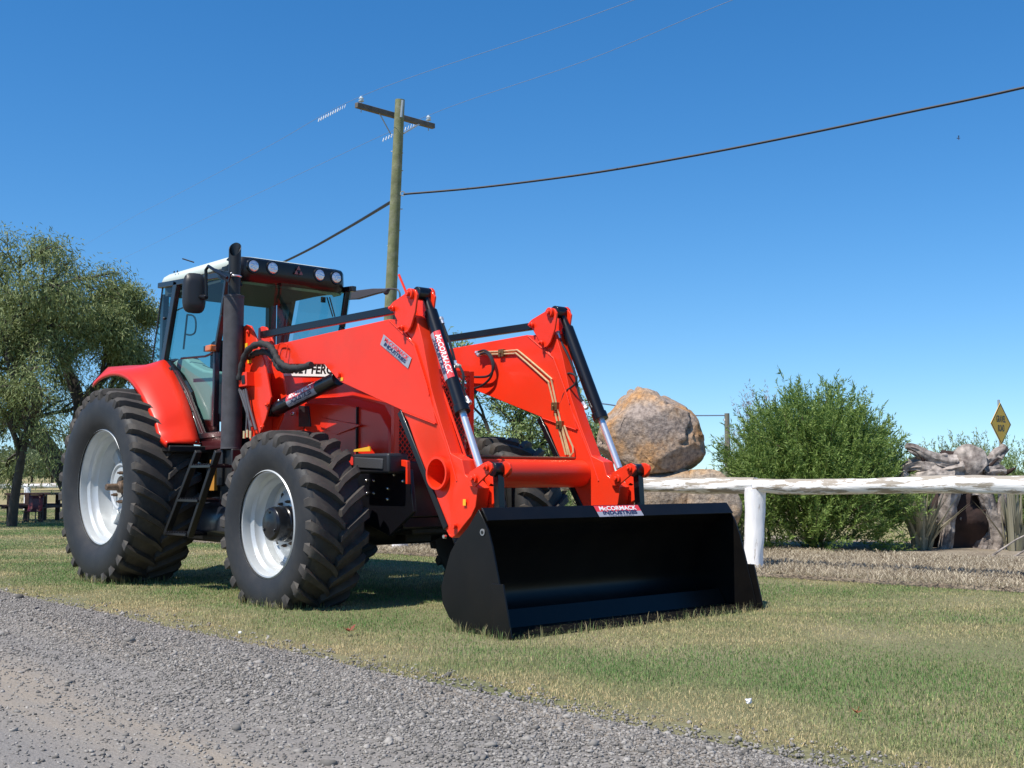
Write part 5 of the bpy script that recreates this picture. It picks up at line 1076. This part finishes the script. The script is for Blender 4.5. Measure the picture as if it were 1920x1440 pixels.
# distant trees at far left and along the horizon
FARL = leafmat('far tree leaves', (.09, .12, .05), (.20, .23, .12), .2)
for i, (u, vt, D_, w_) in enumerate([(60, 838, 95, 6.5), (98, 845, 85, 5.0), (8, 836, 110, 9), (128, 842, 100, 7)]):
    c = PD(D_, u, 890); c.z = .6; e = empty('distant_tree', tuple(c), ['grey-green tree on the far rise above the picnic table', 'small far tree right of the picnic table on the rise', 'far tree on the rise at the left picture edge', 'far tree on the rise next to the rear tyre'][i], 'tree', 'distant trees on the rise')
    H = (898 - vt) * D_ / CF; b = MB(); b.tube([c, c + UP * H * .6], [.12, .06], 6); b.build('trunk', BARK, e, origin=c)
    n = 3200; u_ = RNG.normal(0, 1, (n, 3)); u_ /= np.linalg.norm(u_, axis=1)[:, None]; P_ = np.array(c)[None] + u_ * (RNG.uniform(.3, 1, n) ** .5)[:, None] * np.array([w_ / 2, w_ / 2, H * .45]) + np.array([0, 0, H * .65]); leaves('crown', P_, RNG.normal(0, 1, (n, 3)), RNG.uniform(.2, .45, n), np.full(n, .14), FARL, e)
# vertical belt of far scrub on the horizon
n = 9000; uu = RNG.uniform(-400, 2400, n); Ds = RNG.uniform(150, 230, n); Pb = np.array([list(PZ(-.06, 900, 1000))]) * 0
Pb = np.array([[*(CP + ray(float(u), 898.4) * float(d))] for u, d in zip(uu, Ds)]); Pb[:, 2] = RNG.uniform(0, 1, n) ** 1.5 * 2.4 * (.6 + .4 * np.sin(uu * .01))
hz = bpy.data.objects.new('far_scrub', None)
i_ = np.arange(n)
D_ = RNG.normal(0, 1, (n, 3)); D_ /= np.linalg.norm(D_, axis=1)[:, None]; S_ = np.cross(D_, RNG.normal(0, 1, (n, 3))); S_ /= np.linalg.norm(S_, axis=1)[:, None]
V = np.stack([Pb - D_ * .7, Pb + S_ * .5, Pb + D_ * .7, Pb - S_ * .5], 1).reshape(-1, 3); j = i_[:, None] * 4; o = npmesh('far_scrub', V, np.concatenate([j + [[0, 1, 2]], j + [[0, 2, 3]]], 1).reshape(-1, 3), FARL); tag(o, 'line of far grey-green scrub on the horizon', kind='stuff')
# sword-leaf plants
FLX = leafmat('sword leaves', (.17, .18, .12), (.42, .36, .26), .25)
def flax(c, n, h, sp, label, seed):
    rnd = random.Random(seed); e = empty('sword_leaf_plant', c, label, 'plant', 'sword-leaved plants by the stump'); c = Vector(c)
    for k in range(n):
        a = rnd.uniform(0, 2 * math.pi); le = abs(rnd.gauss(0, sp)); d = RX * math.cos(a) + FX * math.sin(a); L_ = h * rnd.uniform(.65, 1.1); w0 = rnd.uniform(.022, .038); b = MB(); vs = []; s_ = d.cross(UP).normalized(); b0 = c + d * rnd.uniform(0, .12)
        for i in range(6):
            t_ = i / 5; p = b0 + d * (L_ * math.sin(le) * t_ ** 1.4) + UP * (L_ * math.cos(le) * t_); w_ = w0 * (1 - t_ ** 2.2) + .001; vs += [p - s_ * w_, p + d * w_ * .4, p + s_ * w_]
        b.add(vs, [(i * 3 + j, i * 3 + j + 1, (i + 1) * 3 + j + 1, (i + 1) * 3 + j) for i in range(5) for j in range(2)]); b.build('leaf', FLX, e, origin=e.location, norm=False)
c = PD(13.4, 1728, 1040); c.z = .08; flax(tuple(c), 60, .70, .42, 'clump of upright sword leaves left of the dead stump', 3)
c = PD(13.2, 1905, 1040); c.z = .08; flax(tuple(c), 34, .72, .28, 'clump of upright sword leaves at the right picture edge', 5)
c = PD(13.6, 1380, 1040); c.z = .08; flax(tuple(c), 12, .40, .6, 'few green strap leaves just behind the white fence post', 6)
# dead stump with roots
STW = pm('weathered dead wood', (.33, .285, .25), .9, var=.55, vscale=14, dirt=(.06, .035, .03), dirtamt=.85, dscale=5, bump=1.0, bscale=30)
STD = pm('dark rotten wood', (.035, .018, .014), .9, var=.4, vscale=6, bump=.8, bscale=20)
Dq = 13.9; kq = Dq / CF
cst = PD(Dq, 1800, 1035); cst.z = .05; stp = empty('dead_stump', tuple(cst), 'upturned dead tree stump with twisted grey roots behind the fence rail', 'stump')
def q13(u, v, dd=0): return PD(Dq + dd, u, v)
def gnarl(name, pts, rs, mat, seed, amp=.35, n=28):
    P3 = smoothpath(pts, 9); b = MB(); k = len(P3); rr = list(np.interp(np.linspace(0, 1, k), np.linspace(0, 1, len(rs)), rs)); b.tube(P3, rr, n)
    for i in range(k):
        for j in range(n):
            q = 2 * math.pi * j / n; v = b.V[i * n + j]; c_, s_ = math.cos(q), math.sin(q)
            f = amp * noise.noise(Vector((c_ * 1.2 + seed, s_ * 1.2, i * .16))) + amp * .75 * noise.noise(Vector((c_ * 3.4, s_ * 3.4 + seed, i * .10))) - amp * .5 * abs(noise.noise(Vector((c_ * 7, s_ * 7 + seed, i * .07)))) + .12 * noise.noise(Vector((c_ * 9, s_ * 9, i * .5 + seed)))
            b.V[i * n + j] = P3[i] + (v - P3[i]) * (1 + f)
    return b.build(name, mat, stp, origin=stp.location, angle=75)
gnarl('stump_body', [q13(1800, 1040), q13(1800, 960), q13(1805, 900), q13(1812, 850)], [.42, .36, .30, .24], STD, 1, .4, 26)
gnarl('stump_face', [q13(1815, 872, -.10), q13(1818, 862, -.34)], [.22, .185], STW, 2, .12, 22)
for i, (pts, rs) in enumerate([
    ([(1800, 880), (1760, 885), (1720, 872), (1690, 880)], (.14, .10, .06)), ([(1790, 870), (1750, 860), (1718, 842), (1698, 836)], (.09, .06, .03)), ([(1785, 895), (1745, 890), (1712, 900), (1690, 890)], (.12, .08, .06)),
    ([(1840, 880), (1858, 868), (1870, 852), (1886, 838)], (.10, .07, .05)), ([(1845, 890), (1870, 880), (1885, 885)], (.07, .04)), ([(1782, 900), (1775, 960), (1778, 1000), (1770, 1040)], (.13, .08, .07)),
    ([(1800, 910), (1808, 960), (1800, 975)], (.07, .04)), ([(1835, 900), (1850, 940), (1868, 990), (1862, 1040)], (.10, .08, .10)), ([(1850, 900), (1880, 920), (1875, 980)], (.06, .05)), ([(1865, 1040), (1850, 1010), (1835, 1040)], (.09, .07))]):
    gnarl('root', [q13(u, v, -.28 - .04 * (i % 3)) for u, v in pts], rs, STW, 10 + i, .45)
rr_ = random.Random(4)
for k in range(16):
    u0, v0 = rr_.uniform(1700, 1880), rr_.uniform(850, 1030); 
    if abs(v0 - 905) < 18: continue
    cx_ = 1 if u0 > 1800 else -1
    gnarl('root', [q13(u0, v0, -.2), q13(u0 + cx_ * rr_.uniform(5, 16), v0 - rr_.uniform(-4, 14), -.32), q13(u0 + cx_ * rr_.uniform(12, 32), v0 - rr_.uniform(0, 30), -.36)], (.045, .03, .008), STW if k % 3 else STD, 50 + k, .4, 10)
for pts, lab in (([(1838, 1060), (1870, 1035), (1905, 1012), (1925, 1002)], 'pale bare stick leaning by the stump'), ([(1890, 1050), (1925, 1030)], 'short pale stick lying at the right edge')):
    P3 = [PD(12.4, u, v) for u, v in pts]; b = MB(); b.tube(P3, [.014, .012, .009, .007][:len(P3)] if len(P3) > 2 else .011, 6); tag(b.build('stick', STW, None, origin=P3[0]), lab, 'stick')

# ================================================================== SMALL THINGS
def leaf_thing(u, v, s, col, label, name='dead_leaf'):
    p = PZ(.025, u, v); b = MB(); rnd = random.Random(u); m_ = []
    for k in range(5):
        a = k * 1.1 + rnd.uniform(-.3, .3); d = RX * math.cos(a) + FX * math.sin(a); h = UP * rnd.uniform(.2, .9) * s; sdv = d.cross(UP) * s * .28
        b.add([p, p + d * s * .55 - sdv + h * .6, p + d * s + h, p + d * s * .55 + sdv + h * .5], [(0, 1, 2, 3)])
    b.tube([p, p - FX * .3 * s + UP * 1.2 * s + RX * .4 * s], .0015, 4)
    return tag(b.build(name, pm(name + str(u), col, .7), None, origin=p), label, 'leaf')
leaf_thing(655, 1184, .045, (.20, .045, .02), 'curled red-brown dead leaf on the grass left of the bucket')
leaf_thing(1606, 1337, .022, (.30, .10, .04), 'small reddish dead leaf in the grass at lower right')
p = PZ(.03, 1405, 1314); bm = bmesh.new(); bmesh.ops.create_icosphere(bm, subdivisions=2, radius=.012)
for v in bm.verts: v.co = Vector((v.co.x * 1.1, v.co.y * .8, v.co.z * .75)) * (1 + 1.1 * noise.noise(v.co * 140))
me = bpy.data.meshes.new('litter'); bm.to_mesh(me); bm.free(); me.materials.append(pm('white paper', (.85, .82, .85), .6)); o = bpy.data.objects.new('litter', me); COL.objects.link(o); o.location = p; tag(o, 'small crumpled white scrap lying in the grass at lower right', 'litter')
p = PZ(.015, 450, 1186); bm = bmesh.new(); bmesh.ops.create_icosphere(bm, subdivisions=1, radius=.012); me = bpy.data.meshes.new('white_pebble'); bm.to_mesh(me); bm.free(); me.materials.append(pm('white pebble', (.8, .8, .76), .7)); o = bpy.data.objects.new('white_pebble', me); COL.objects.link(o); o.location = p; o.scale = (1.2, .9, .8); tag(o, 'white pebble on the dry verge in front of the front wheel', 'pebble')
# flying insect high in the sky
p = PD(9, 1797, 259); b = MB(); b.tube([p - RX * .014, p - RX * .004, p + RX * .014], [.002, .005, .002], 6)
for s_ in (-1, 1): b.add([p, p + RX * .006 + UP * s_ * .016 - FX * .01, p - RX * .008 + UP * s_ * .018 - FX * .012], [(0, 1, 2)])
tag(b.build('flying_insect', pm('insect', (.05, .07, .12), .5), None, origin=p), 'dragonfly-like insect flying in the blue sky at upper right', 'insect')
